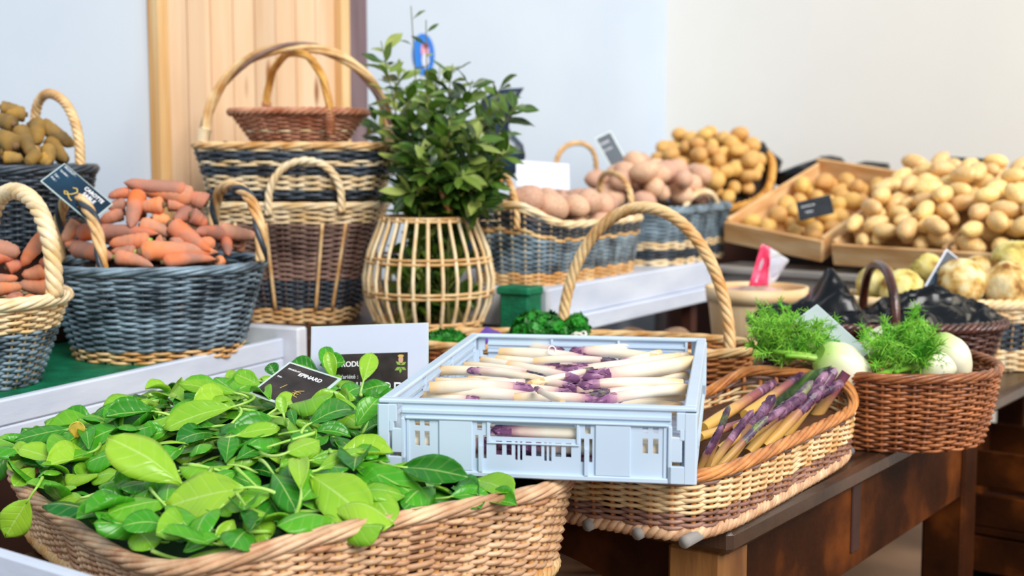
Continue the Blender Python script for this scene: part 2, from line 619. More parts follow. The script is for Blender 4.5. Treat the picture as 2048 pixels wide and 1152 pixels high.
def resample(P, n, closed=False):
    P = np.asarray(P, float)
    if closed:
        P = np.vstack([P, P[:1]])
    d = np.r_[0, np.cumsum(np.linalg.norm(np.diff(P, axis=0), axis=1))]
    t = np.linspace(0, d[-1], n, endpoint=not closed)
    return np.stack([np.interp(t, d, P[:, k]) for k in range(3)], 1), d[-1]


def rope(mb, path, R, r, k=3, pitch=0.05, closed=False, ref=(0, 0, 1), sides=6, step=0.006, taper=None, which=None):
    Q, Ln = resample(path, 4, closed)
    n = max(12, int(Ln / min(step, pitch / 8)))
    Q, Ln = resample(path, n, closed)
    if closed:
        T = np.roll(Q, -1, 0) - np.roll(Q, 1, 0)
    else:
        T = np.gradient(Q, axis=0)
    T /= np.linalg.norm(T, axis=1, keepdims=True)
    A = np.cross(T, np.asarray(ref, float))
    A /= np.linalg.norm(A, axis=1, keepdims=True) + 1e-9
    B = np.cross(A, T)
    turns = Ln / pitch
    if closed:
        turns = max(1, round(turns))
    s = np.arange(n) / (n if closed else n - 1)
    rr = np.ones(n) * R if taper is None else R * np.interp(s, *taper)
    for j in range(k):
        if which and not which(j):
            continue
        an = 2 * math.pi * (turns * s + j / k)
        mb.tube(Q + rr[:, None] * (np.cos(an)[:, None] * A + np.sin(an)[:, None] * B), r, sides, closed, ref=ref)
    return mb


def basis(ex, ey):
    ex = np.asarray(ex, float)
    ex /= np.linalg.norm(ex)
    ez = np.cross(ex, np.asarray(ey, float))
    ez /= np.linalg.norm(ez)
    ey = np.cross(ez, ex)
    return ex, ey, ez


def frame_empty(name, label, cat, origin, ex, ey, group=None):
    ex, ey, ez = basis(ex, ey)
    o = thing(name, label, cat, (0, 0, 0), group=group)
    M = Matrix([[ex[0], ey[0], ez[0], origin[0]], [ex[1], ey[1], ez[1], origin[1]], [ex[2], ey[2], ez[2], origin[2]], [0, 0, 0, 1]])
    o.location = M.to_translation()
    o.rotation_euler = M.to_euler()
    return o


def text(parent, s, size, mat, x, y, z, name='lettering', extrude=0.0003, rot=0.0, shear=0.0, sx=1.0, bold=0.0):
    c = bpy.data.curves.new(name, 'FONT')
    c.body = s
    c.size = size
    c.extrude = extrude
    c.shear = shear
    c.offset = bold
    o = bpy.data.objects.new(name, c)
    COL.objects.link(o)
    bpy.context.view_layer.update()
    me = bpy.data.meshes.new_from_object(o.evaluated_get(bpy.context.evaluated_depsgraph_get()))
    bpy.data.objects.remove(o)
    bpy.data.curves.remove(c)
    me.name = name
    me.materials.clear()
    me.materials.append(MATS[mat])
    o = bpy.data.objects.new(name, me)
    COL.objects.link(o)
    o.parent = parent
    o.location = (x, y, z)
    o.rotation_euler = (0, 0, rot)
    o.scale = (sx, 1, 1)
    return o


Z = lambda zr: HC + zr
TT = Z(-0.51)                       # height of the main table top

# ------------------------------------------------------------------ setting
WL0 = np.array([-1.18, 2.96, 0])    # a point of the back wall, its direction and inward normal
WLd = np.array([0.591, 0.807, 0])
WLn = np.array([0.807, -0.591, 0])
CORNER = None
# corner seen at px 1328
k = (1328 - 1024) / F
s_ = (k * WL0[1] - WL0[0]) / (WLd[0] - k * WLd[1])
CORNER = WL0 + WLd * s_
WRd = np.array([0.807, -0.591, 0])
WRn = np.array([-0.591, -0.807, 0])
up = np.array([0, 0, 1.0])


def along_wall(px, off=0.0):
    """Distance along the back wall from WL0 at which pixel column px meets it."""
    p = WL0 + WLn * off
    kk = (px - 1024) / F
    return (kk * p[1] - p[0]) / (WLd[0] - kk * WLd[1])


m = MB()
m.xbox(WL0, WLd, WLn, up, (-3.0, -0.12, 0), (s_ + 0.12, 0, 3.0))
struct(m.build('wall_back', 'wall_paint_sky_tint', smooth=False))
m = MB()
m.xbox(CORNER, WRd, WRn, up, (0, -0.12, 0), (4.2, 0, 3.0))
struct(m.build('wall_right', 'wall_paint_warm_light', smooth=False))
m = MB().box((-5, -1.5, -0.1), (6, 7, 0))
struct(m.build('floor', 'floor_tile', smooth=False))
# pine door in the back wall
d0, d1 = along_wall(306), along_wall(664)
e0, e1 = along_wall(697, 0.03), along_wall(740, 0.03)
door = struct(empty('door_1', WL0 + WLd * d0))
DW = d1 - d0
door.rotation_euler = (0, 0, math.atan2(WLd[1], WLd[0]))
tops = 2.25
nb = 8
bw = (DW - 0.03) / nb
for i in range(nb):
    MB().box((0.032 + i * bw + 0.0015, -0.022, 0.005), (0.032 + (i + 1) * bw - 0.0015, -0.004, tops), 0.004).build('board', 'pine_boards', door, smooth=False)
MB().box((0.03, -0.006, 0.005), (DW, -0.001, tops)).build('backing', 'groove_brown', door, smooth=False)
MB().box((-0.004, -0.045, 0), (0.03, -0.001, tops + 0.04), 0.004).build('trim', 'pine_trim', door, smooth=False)
MB().box((DW, -0.05, 0), (DW + 0.034, -0.001, tops + 0.04), 0.004).build('trim', 'pine_trim', door, smooth=False)
MB().box((DW + 0.034, -0.03, 0), (e0 - d0 - 0.002, -0.001, tops + 0.04), 0.004).build('trim', 'pine_grain', door, smooth=False)
m = MB()
m.xbox(WL0, WLd, WLn, up, (e0, 0.001, 0), (e1, 0.03, 3.0), 0.004)
struct(m.build('trim_1', 'post_mauve', smooth=False))
# two hooks marks: small green knob on the door boards
# ------------------------------------------------------------------ blue oval picture on the wall
p = WL0 + WLd * along_wall(850, 0.004) + WLn * 0.002
ax_ = at(850, 109, p[1])
R_ = frame_empty('oval_picture', 'blue oval picture with a pink figure, stuck on the white wall above the laurel', 'picture', (p[0], p[1], ax_[2]), WLd, up)


def oval(a, b, z, t=0.0015, cx=0, cy=0, n=40):
    q = np.arange(n) * 2 * math.pi / n
    top = np.stack([cx + a * np.cos(q), cy + b * np.sin(q), np.full(n, z + t)], 1)
    bot = top.copy()
    bot[:, 2] = z
    mb = MB()
    mb.add(np.vstack([top, bot]), [tuple(range(n)), tuple(range(2 * n - 1, n - 1, -1))] + [(i, n + i, n + (i + 1) % n, (i + 1) % n) for i in range(n)])
    return mb


sc_ = p[1] / F
oval(27 * sc_ * 1.25, 41 * sc_, 0).build('backing', 'sticker_blue', R_, smooth=False)
fig = oval(10 * sc_ * 1.2, 15 * sc_, 0.0016, cx=3 * sc_, cy=8 * sc_)
fig.build('figure', 'sticker_pink', R_, smooth=False)
oval(9 * sc_ * 1.2, 15 * sc_, 0.0017, cx=4 * sc_, cy=-12 * sc_).build('apron', 'card_white', R_, smooth=False)
oval(8 * sc_, 6 * sc_, 0.0034, cx=5 * sc_, cy=18 * sc_).build('hair', 'sticker_dark', R_, smooth=False)

# ------------------------------------------------------------------ tables and stands
TU = np.array([0.582, 0.813, 0])    # along the long edge, away from the camera
TV = np.array([-0.813, 0.582, 0])   # across, to the left
T0 = np.array([0.295, 1.772, 0])    # near right corner
TL, TW = 2.75, 0.89
t = frame_empty('table', 'long dark brown wooden table with worn top under the vegetable baskets', 'table', (T0[0], T0[1], 0), TU, TV)
MB().box((0, 0, TT - 0.035), (TL, 0.50, TT), 0.008).box((0.16, 0.501, TT - 0.035), (TL, TW, TT), 0.008).build('tabletop', 'table_top_wood', t, smooth=False)
ap = MB()
ap.box((0.02, 0.028, TT - 0.19), (1.14, 0.055, TT - 0.036), 0.003)
ap.build('apron', 'table_wood', t, smooth=False)
MB().box((0.03, 0.09, TT - 0.20), (0.055, 0.49, TT - 0.036), 0.003).build('apron', 'table_wood', t, smooth=False)
for (x, y) in ((0.012, 0.02), (1.09, 0.02), (0.17, TW - 0.1), (2.55, TW - 0.1), (2.6, 0.3)):
    MB().box((x, y, 0), (x + 0.085, y + 0.085, TT - 0.036), 0.006).build('leg', 'leg_wood' if x < 0.5 else 'table_wood', t, smooth=False)
MB().box((0.50, 0.024, TT - 0.16), (0.535, 0.030, TT - 0.037), 0.002).build('batten', 'shelf_wood', t, smooth=False)

# round dark side table under the spinach basket
rt = thing('round_table', 'dark round-topped wooden table under the spinach basket', 'table', (-0.30, 1.56, 0))
q = np.arange(64) * 2 * math.pi / 64
RT = Z(-0.552)
prof = [(0.0, RT - 0.03), (0.44, RT - 0.03), (0.455, RT - 0.022), (0.455, RT - 0.008), (0.445, RT), (0.0, RT)]
P = np.array([[(r * math.cos(a), r * math.sin(a), z) for a in q] for r, z in prof])
MB().grid(P, True).build('tabletop', 'table_top_wood', rt, smooth=False)
P = np.array([[(r * math.cos(a), r * math.sin(a), z) for a in q[::4]] for r, z in ((0.22, 0), (0.22, 0.03), (0.05, 0.08), (0.05, RT - 0.031))])
MB().grid(P, True).build('pedestal', 'table_wood', rt)

# shelf tier behind, left
m = MB().box((-0.70, 2.900, 0), (-0.03, 3.62, Z(-0.402)), 0.006)
o = m.build('display_bench', 'shelf_wood', None, smooth=False)
tag(o, 'dark brown wooden bench under the tall basket and the open lattice basket', 'bench')

# white painted tray on the left with a green mat
A_ = np.array([-0.79, 2.085, 0])
Bd = np.array([0.417, 0.909, 0])
Nn = np.array([-0.909, 0.417, 0])
LT = 0.76
tr = frame_empty('white_tray', 'long white painted wooden tray holding the carrot baskets', 'tray', A_ - Bd * 0.5, Bd, Nn)
MB().box((0, 0, Z(-0.43)), (LT + 0.5, 0.018, Z(-0.388)), 0.003).build('front_plank', 'white_paint', tr, smooth=False)
MB().box((0, 0.001, Z(-0.472)), (LT + 0.5, 0.016, Z(-0.431)), 0.003).build('front_plank', 'white_paint', tr, smooth=False)
MB().box((LT + 0.5, -0.035, Z(-0.47)), (LT + 0.535, 0.60, Z(-0.366)), 0.004).build('end_plank', 'white_paint_worn', tr, smooth=False)
MB().box((0, 0.02, Z(-0.42)), (LT + 0.498, 0.60, Z(-0.408))).build('tray_floor', 'grey_wood', tr, smooth=False)
gm = MB().box((0.0, 0.022, Z(-0.4075)), (LT + 0.49, 0.58, Z(-0.402)))
o = gm.build('green_mat', 'green_plastic', None, smooth=False)
o.location = tr.location
o.rotation_euler = tr.rotation_euler
tag(o, 'green ribbed plastic mat lining the white tray under the carrot baskets', 'mat')
m = MB().xbox(A_ - Bd * 0.5, Bd, Nn, up, (0.02, 0.03, 0), (LT + 0.45, 0.6, Z(-0.473)))
o = m.build('low_bench', 'shelf_wood', None, smooth=False)
tag(o, 'dark wooden bench in shadow under the white tray of carrots', 'bench')

# white tray on the right under the potato baskets
P0 = atz(1092, 578, -0.31)
P1 = atz(1432, 519, -0.31)
rd = (P1 - P0)
rL = np.linalg.norm(rd[:2])
rd = rd / np.linalg.norm(rd)
rn = np.array([-rd[1], rd[0], 0])
tr2 = frame_empty('white_tray', 'white painted wooden tray with a stepped front under the pink potato baskets', 'tray', (P0[0], P0[1], 0), rd, rn)
MB().box((0, 0, Z(-0.382)), (rL, 0.02, Z(-0.312)), 0.003).build('front_plank', 'white_paint', tr2, smooth=False)
MB().box((0.03, -0.012, Z(-0.422)), (rL, 0.012, Z(-0.383)), 0.003).build('lower_plank', 'white_paint', tr2, smooth=False)
MB().box((-0.022, -0.015, Z(-0.398)), (-0.001, 0.46, Z(-0.31)), 0.003).build('end_plank', 'white_paint_worn', tr2, smooth=False)
MB().box((0, 0.021, Z(-0.33)), (rL, 0.46, Z(-0.315))).build('tray_floor', 'white_paint_worn', tr2, smooth=False)
for x in (0.1, rL - 0.12):
    MB().box((x, 0.022, TT + 0.0005), (x + 0.04, 0.05, Z(-0.331))).build('foot', 'shelf_wood', tr2, smooth=False)
    MB().box((x, 0.42, 0 if x > 0.3 else Z(-0.4015)), (x + 0.04, 0.455, Z(-0.331))).build('leg', 'shelf_wood', tr2, smooth=False)
# green plastic crate at its near end
g = frame_empty('green_crate', 'green plastic crate standing at the end of the white potato tray', 'crate', (P0[0], P0[1], 0), rd, rn)
MB().box((-0.085, -0.005, TT + 0.0005), (-0.0235, 0.072, Z(-0.305)), 0.006).build('body', 'green_plastic', g, smooth=False)
MB().box((-0.092, -0.009, Z(-0.318)), (-0.0232, 0.076, Z(-0.300)), 0.004).build('rim', 'green_plastic', g, smooth=False)

# ------------------------------------------------------------------ baskets
SIDE_TABLE = {}


class Basket:
    """A woven basket: real strands that pass in and out of upright stakes, in coloured bands, under a twisted rim."""

    def __init__(s, name, label, cat, c, zb, h, bot, top, rz=0.0, n=2.0, nst=40, rows=20, sr=0.0045, bands=None, stake='wicker_light', bulge=0.0,
                 rimfn=None, tilt=(0, 0), rim=None, base_mat='wicker_light', group=None, amp=None, stake_r=None, squash=1.0, z_start=0.0, wall_t=1.0):
        s.c, s.zb, s.h, s.bot, s.top, s.rz, s.n, s.bulge, s.rimfn = c, zb, h, bot, top, rz, n, bulge, rimfn
        s.root = thing(name, label, cat, (c[0], c[1], zb), (tilt[0], tilt[1], rz), group)
        s.M = np.array(Matrix.LocRotScale(Vector((c[0], c[1], zb)), Euler((tilt[0], tilt[1], rz)), None))
        s.Mi = np.linalg.inv(s.M)
        a = np.linspace(0, 2 * math.pi, 2000, endpoint=False)
        s.th = a
        x, y = s.raw(0.6, a)
        d = np.r_[0, np.cumsum(np.hypot(np.diff(np.r_[x, x[0]]), np.diff(np.r_[y, y[0]])))]
        s.per = d[-1]
        N = nst * 4
        th = np.interp(np.arange(N) * s.per / N, d, np.r_[a, 2 * math.pi])
        s.sth = th
        amp = amp if amp is not None else sr * 0.95
        stake_r = stake_r or sr * 0.75
        # stakes
        mb = MB()
        ts = np.linspace(0.0, 1.0, 9)
        for j in range(nst):
            mb.tube([s.pt(t, th[4 * j]) for t in ts], stake_r, 5, ref=(math.cos(th[4 * j]), math.sin(th[4 * j]), 0))
        mb.build('stakes', stake, s.root)
        for (t0, t1, mat, pname) in bands:
            mb = MB()
            k0, k1 = int(round(t0 * rows)), int(round(t1 * rows))
            for k in range(k0, k1):
                t = z_start + (k + 0.5) / rows * (1 - z_start)
                x, y = s.raw(t, th)
                nx, ny = s.nrm(t, th)
                ph = math.pi * np.arange(N) / 4 + math.pi * k
                off = amp * np.cos(ph)
                jz = sr * 0.25 * np.sin(ph * 0.5 + k * 1.7)
                zz = s.zz(t, th) + jz
                mb.tube(np.stack([x + nx * off, y + ny * off, zz], 1), sr * (0.92 + 0.16 * random.random()), 6, True, squash=squash)
            mb.build(pname, mat, s.root)
        # base plate
        q = th[::4]
        x, y = s.raw(0.0, q)
        m = len(q)
        mb = MB()
        V = [(x[i], y[i], 0.004) for i in range(m)] + [(x[i], y[i], 0.0) for i in range(m)]
        mb.add(V, [tuple(range(m)), tuple(range(2 * m - 1, m - 1, -1))] + [(i, m + i, m + (i + 1) % m, (i + 1) % m) for i in range(m)])
        mb.build('base', base_mat, s.root, smooth=False)
        if rim:
            R, r, kk, pitch, mat = rim
            mb = MB()
            x, y = s.raw(1.0, th)
            rope(mb, np.stack([x, y, s.zz(1.0, th)], 1), R, r, kk, pitch, True, step=0.012)
            mb.build('rim', mat, s.root)

    def dims(s, t):
        b = s.bulge * math.sin(math.pi * t) if not callable(s.bulge) else s.bulge(t)
        return s.bot[0] + (s.top[0] - s.bot[0]) * t + b, s.bot[1] + (s.top[1] - s.bot[1]) * t + b

    def raw(s, t, th):
        a, b = s.dims(t)
        c, d = np.cos(th), np.sin(th)
        e = 2 / s.n
        return a * np.sign(c) * np.abs(c) ** e, b * np.sign(d) * np.abs(d) ** e

    def nrm(s, t, th):
        x0, y0 = s.raw(t, th - 0.01)
        x1, y1 = s.raw(t, th + 0.01)
        tx, ty = x1 - x0, y1 - y0
        l = np.hypot(tx, ty) + 1e-12
        return ty / l, -tx / l

    def zz(s, t, th):
        z = np.full(np.shape(th), s.h * t)
        return z + (s.rimfn(th) * t * t if s.rimfn else 0)

    def pt(s, t, th):
        x, y = s.raw(t, np.array([th]))
        return np.array([x[0], y[0], s.zz(t, np.array([th]))[0]])

    def world(s, p):
        p = np.asarray(p, float)
        return s.M[:3, :3] @ p + s.M[:3, 3]

    def local(s, p):
        p = np.asarray(p, float)
        return s.Mi[:3, :3] @ p + s.Mi[:3, 3]

    def rho(s, x, y, t=0.95):
        a, b = s.dims(t)
        a, b = a - 0.012, b - 0.012
        return (np.abs(x / a) ** s.n + np.abs(y / b) ** s.n) ** (1 / s.n)

    def handle(s, p0, p1, rise, R, r, k, pitch, mat, power=2.0, lean=(0, 0, 0), wrap=None, name='handle', taper=None, sink=0.03, dark=None):
        """p0, p1 world points."""
        a, b = s.local(p0), s.local(p1)
        path = arc(a, b, rise, power=power, lean=lean)
        if sink:
            path = np.vstack([path[:1] - (0, 0, sink), path, path[-1:] - (0, 0, sink)])
        d = b - a
        ref = np.array([d[1], -d[0], 0.0])
        ref /= np.linalg.norm(ref) + 1e-9
        mb = MB()
        if k <= 1:
            mb.tube(resample(path, 40)[0], r, 8, ref=ref)
        else:
            rope(mb, path, R, r, k, pitch, ref=ref, taper=taper, which=(lambda j: j != 1) if dark else None)
        o = mb.build(name, mat, s.root)
        if dark:
            md = MB()
            rope(md, path, R, r, k, pitch, ref=ref, taper=taper, which=lambda j: j == 1)
            md.build('dark_strand', dark, s.root)
        if wrap:
            Q, _ = resample(path, 60)
            for e in (Q[:7], Q[::-1][:7]):
                mw = MB()
                rope(mw, e, R + r * 0.9, r * 0.55, 2, 0.014, ref=ref)
                mw.build('binding', wrap, s.root)
        return o

    def lining(s, heap, mat='liner', t=0.95, rmax=0.97, name='lining'):
        """Cloth that the heap of goods lies on; heap(x, y) in the basket's own coordinates."""
        mb = MB()
        q = s.sth[::4]
        rings = np.linspace(0.02, rmax, 12)
        a, b = s.dims(t)
        P = []
        for r in rings:
            x, y = s.raw(t, q)
            x, y = x * (a - 0.012) / a * r, y * (b - 0.012) / b * r
            P.append(np.stack([x, y, [heap(u, v) for u, v in zip(x, y)]], 1))
        mb.grid(np.array(P), True)
        return mb.build(name, mat, s.root)

    def hit(s, px, py, heap, lift=0.0):
        """World point where the pixel's line of sight meets the heap surface raised by lift."""
        d = ray(px, py)
        best = None
        for Y in np.arange(s.c[1] - 0.5, s.c[1] + 0.6, 0.004):
            w = CAM + d * Y
            l = s.local(w)
            if s.rho(l[0], l[1]) < 1.15 and l[2] <= heap(l[0], l[1]) + lift:
                return w
        # nearest miss: the point of the ray closest above the heap
        best, bw = 9, None
        for Y in np.arange(s.c[1] - 0.3, s.c[1] + 0.3, 0.01):
            w = CAM + d * Y
            l = s.local(w)
            g = l[2] - heap(l[0], l[1]) - lift + max(0, s.rho(l[0], l[1]) - 1) * 0.5
            if g < best:
                best, bw = g, w
        return bw


# ------------------------------------------------------------------ placing piles
def drop(n, gen, inside, heap, K=14, seed=1, maxlift=0.2, slack=0.94):
    """Drop n items one after another onto a height field; each takes the lowest of K tried places. gen(rng) -> (offsets, radii, payload)."""
    rng = random.Random(seed)
    C = np.zeros((0, 3))
    R = np.zeros(0)
    out = []
    for _ in range(n):
        best = None
        for _k in range(K):
            off, rad, pay = gen(rng)
            x, y = inside(rng)
            off = np.asarray(off)
            px, py = off[:, 0] + x, off[:, 1] + y
            z = max(heap(a, b) + r - o for a, b, r, o in zip(px, py, rad, off[:, 2]))
            if len(R):
                dx = px[:, None] - C[None, :, 0]
                dy = py[:, None] - C[None, :, 1]
                rr = (rad[:, None] + R[None]) * slack
                h2 = rr * rr - dx * dx - dy * dy
                ok = h2 > 0
                if ok.any():
                    zz = np.where(ok, C[None, :, 2] + np.sqrt(np.where(ok, h2, 0)) - off[:, 2][:, None], -9)
                    z = max(z, zz.max())
            sc = z - heap(x, y)
            if best is None or sc < best[0]:
                best = (sc, x, y, z, off, rad, pay)
        sc, x, y, z, off, rad, pay = best
        if sc > maxlift:
            continue
        C = np.vstack([C, off + (x, y, z)])
        R = np.r_[R, rad]
        out.append(((x, y, z), pay))
    return out


def lumpy(kind, a, b, seed, sub=3, amp=0.07, freq=1.6):
    """A lumpy ellipsoid mesh, half-length a along x and half-width b."""
    import bmesh
    bm = bmesh.new()
    bmesh.ops.create_icosphere(bm, subdivisions=sub, radius=1)
    for v in bm.verts:
        d = v.co.normalized()
        k_ = 1 + amp * mnoise.noise(d * freq + Vector((seed * 7.3, seed * 1.7, 0))) + amp * 0.35 * mnoise.noise(d * freq * 2.7 + Vector((0, seed * 3.1, 9)))
        tap = 1 + 0.10 * d.x * math.sin(seed * 2.1)
        v.co = Vector((d.x * a * k_, d.y * b * k_ * tap, d.z * b * 0.94 * k_ * tap))
    me = bpy.data.meshes.new(kind)
    bm.to_mesh(me)
    bm.free()
    me.shade_smooth()
    return me


PILES = []          # (objects, noun function, place phrase, rows) named at the end


def potatoes(bk, heap, n, a, b, mat, seed, name, group, place, look, rows, inside=None, K=14, maxlift=0.2, slack=0.92, var=0.16, rmax=0.93):
    meshes = []
    for i in range(6):
        me = lumpy(name, 1.0, b / a * (1 + 0.06 * math.sin(i * 2.3)), seed + i)
        me.materials.append(MATS[mat])
        meshes.append(me)

    def gen(rng):
        sc = a * (1 + rng.uniform(-var, var))
        yaw, pit = rng.uniform(0, math.pi * 2), rng.uniform(-0.35, 0.35)
        ax = np.array([math.cos(yaw) * math.cos(pit), math.sin(yaw) * math.cos(pit), math.sin(pit)])
        r = sc * b / a
        e = sc - r
        if e < 0.2 * r:
            return np.zeros((1, 3)), np.array([r * 1.04]), (sc, yaw, pit, rng.uniform(0, 6.28), rng.randrange(6))
        offs = np.array([ax * e * q_ for q_ in (-1, 0, 1)])
        return offs, np.array([r * 0.86, r, r * 0.86]), (sc, yaw, pit, rng.uniform(0, 6.28), rng.randrange(6))

    def ins(rng):
        while True:
            A, B = bk.dims(0.95)
            x, y = rng.uniform(-A, A), rng.uniform(-B, B)
            if bk.rho(x, y) < rmax - a / max(A, B) * 0.8:
                return x, y
    objs = []
    for (pos, (sc, yaw, pit, roll, im)) in drop(n, gen, inside or ins, heap, K, seed, maxlift, slack):
        o = bpy.data.objects.new(name, meshes[im])
        COL.objects.link(o)
        M = Matrix(bk.M.tolist()) @ Matrix.LocRotScale(Vector(pos), Euler((roll, -pit, yaw)), Vector((sc, sc, sc)))
        o.matrix_world = M
        o.location, o.rotation_euler, o.scale = M.to_translation(), M.to_euler(), Vector((sc, sc, sc))
        o['category'] = 'potato'
        o['group'] = group
        objs.append(o)
    PILES.append((objs, look, place, rows))
    return objs


def spindle(P0, P1, prof, sides=12, n=14, bend=(0, 0, 0), seed=0, rough=0.04, twist=0.0):
    """Grid of points round a bent axis, radius prof(t)."""
    P0, P1, bend = (np.asarray(x, float) for x in (P0, P1, bend))
    t = np.linspace(0, 1, n)
    C = P0 + (P1 - P0) * t[:, None] + bend * (4 * t * (1 - t))[:, None]
    T = np.gradient(C, axis=0)
    T /= np.linalg.norm(T, axis=1, keepdims=True)
    ref = np.array([0, 0, 1.0]) if abs(T[n // 2][2]) < 0.85 else np.array([0.1, 1.0, 0])
    A = np.cross(T, ref)
    A /= np.linalg.norm(A, axis=1, keepdims=True)
    B = np.cross(A, T)
    V = np.zeros((n, sides, 3))
    for i in range(n):
        for j in range(sides):
            an = 2 * math.pi * j / sides
            w = 1 + rough * mnoise.noise(Vector((math.cos(an) * 1.3 + seed * 3.7, math.sin(an) * 1.3, t[i] * 7))) * 2
            V[i, j] = C[i] + prof(t[i]) * w * (math.cos(an) * A[i] + math.sin(an) * B[i])
    return V, t, T


def carrot(P0, P1, r, label=None, seed=0, mat='carrot_skin', bend=(0, 0, 0), name='carrot', green=False, blunt=0.35, cat='carrot', crown='carrot_crown'):
    """Crown at P0, tip at P1."""
    L = np.linalg.norm(np.asarray(P1) - P0)

    def prof(t):
        cap = math.sqrt(max(0.0, 1 - (1 - min(1, t / 0.10)) ** 2))
        tail = (1 - t) ** 0.45 if t > 0.86 else 1
        tail = min(1.0, ((1 - t) / 0.14) ** 0.6) if t > 0.86 else 1.0
        return max(r * cap * (1 - (1 - blunt) * t ** 1.7) * tail * (1 + 0.035 * math.sin(t * 40 + seed)), 0.0008)
    V, t, T = spindle(P0, P1, prof, 12, 18, bend, seed, 0.05)
    root = empty(name, tuple(np.asarray(P0, float) * 0.5 + np.asarray(P1, float) * 0.5))
    org = root.location
    mb = MB().grid(V, True, t=np.repeat(t, 12))
    mb.add(V[-1], [tuple(range(12))], t=np.ones(12))
    mb.add(V[0], [tuple(range(12))[::-1]], t=np.zeros(12))
    mb.build('root', mat, root, origin=org)
    d = T[0]
    p = np.asarray(P0, float)
    mc = MB().tube([p - d * 0.004, p + d * 0.006], [r * 0.30, r * 0.46], 8, ref=(0.13, 0.3, 0.9))
    mc.build('crown', 'green_stub' if green else crown, root, origin=tuple(p))
    root['category'] = cat
    return root


def spear(P0, P1, r, seed=0, bend=(0, 0, 0), tipmat='asparagus_tip', stalk='asparagus_white', tipfrac=0.24, name='asparagus_spear', tip=True):
    """Asparagus, cut end at P0, bud at P1."""
    P0, P1 = np.asarray(P0, float), np.asarray(P1, float)

    def prof(t):
        e = 1.0
        if tip and t > 0.80:
            e = 0.50 + 0.50 * math.sqrt(max(0, 1 - ((t - 0.80) / 0.20) ** 2)) if t < 0.985 else 0.30
            e *= 1.0 if t < 0.99 else 0.25
        return r * (1.04 - 0.16 * t) * e * (1.03 if t > 0.04 else 0.97)
    n = 26
    V, t, T = spindle(P0, P1, prof, 10, n, bend, seed, 0.035)
    root = empty(name, tuple((P0 + P1) / 2))
    root['category'] = 'asparagus'
    org = root.location
    ks = int(n * (1 - tipfrac)) if tip else n - 1
    mb = MB().grid(V[:ks + 1], True, t=np.repeat(t[:ks + 1], 10))
    mb.add(V[0], [tuple(range(10))[::-1]], t=np.zeros(10))
    if not tip:
        mb.add(V[-1], [tuple(range(10))], t=np.zeros(10))
    mb.build('stalk', stalk, root, origin=org)
    if tip:
        mt = MB().grid(V[ks:], True, t=np.repeat(t[ks:], 10))
        mt.add(V[-1], [tuple(range(10))], t=np.ones(10))
        # overlapping bud scales
        rng = random.Random(seed)
        A = V[ks:, 0]
        for i in range(16):
            q_ = ks + int((n - 1 - ks) * (i / 16) ** 0.8)
            q_ = min(q_, n - 3)
            j = rng.randrange(10)
            c = V[q_].mean(0)
            o = V[q_, j] - c
            rr = np.linalg.norm(o)
            o /= rr
            d = T[q_]
            w = np.cross(d, o)
            ln = r * rng.uniform(0.7, 1.1)
            mt.add([c + o * rr * 1.02 - d * ln * 0.3 - w * rr * 0.5, c + o * rr * 1.02 - d * ln * 0.3 + w * rr * 0.5,
                    c + o * rr * 1.09 + d * ln * 0.35 + w * rr * 0.30, c + o * rr * 1.03 + d * ln * 0.8, c + o * rr * 1.09 + d * ln * 0.35 - w * rr * 0.30],
                   [(0, 1, 2, 3, 4)], t=np.full(5, 0.86 if i % 2 else 0.97))
        mt.build('tip', tipmat, root, origin=tuple(V[ks].mean(0)))
    # a few bracts on the stalk
    return root

# ------------------------------------------------------------------ the baskets themselves
BR = 36 * math.pi / 180
spin = Basket('spinach_basket', 'large pale tan wicker basket heaped with spinach, nearest to the viewer', 'basket', (-0.322, 1.828), RT + 0.006, 0.127,
              (0.276, 0.355), (0.294, 0.375), rz=BR, n=4.8, rimfn=lambda th: -0.045 * np.maximum(0, -np.cos(th)) ** 1.5, nst=108, rows=22, sr=0.0036, squash=0.95,
              bands=[(0, 1, 'wicker_tan', 'weave')], stake='wicker_light', stake_r=0.004, rim=(0.0065, 0.0042, 6, 0.24, 'wicker_tan'), base_mat='wicker_tan', amp=0.0042)
mb = MB()
x, y = spin.raw(0.0, spin.sth)
rope(mb, np.stack([x, y, np.full(len(x), 0.010)], 1), 0.007, 0.006, 3, 0.03, True, step=0.008)
mb.build('foot_braid', 'wicker_light', spin.root)

AR = math.atan2(0.838, 0.545)
far_up = lambda th: 0.038 * np.maximum(0, np.cos(th)) ** 4
asp = Basket('asparagus_basket', 'long wicker basket with pale sides and brown rim, holding purple asparagus', 'basket', (0.306, 2.018),
             TT + 0.020, 0.072, (0.314, 0.130), (0.322, 0.136), rz=AR, n=5.5, nst=58, rows=17, sr=0.0030, rimfn=far_up, stake='wicker_orange', stake_r=0.004, squash=0.95, amp=0.0042,
             bands=[(0, 0.32, 'wicker_mauve', 'lower_band'), (0.32, 0.80, 'wicker_straw', 'weave'), (0.80, 1.0, 'wicker_umber', 'upper_band')],
             rim=(0.0055, 0.0040, 6, 0.22, 'wicker_orange'), base_mat='wicker_brown')
mb = MB()
x, y = asp.raw(0.0, asp.sth)
rope(mb, np.stack([x * 0.985, y * 0.97, np.full(len(x), -0.006)], 1), 0.006, 0.006, 3, 0.035, True, step=0.008)
mb.build('foot_braid', 'wicker_tan', asp.root)
for yy in (-0.108, -0.04, 0.035, 0.108):
    MB().tube([(-0.322, yy, -0.0105), (0.31, yy, -0.0105)], 0.0085, 10).build('base_rod', 'grey_wood', asp.root)

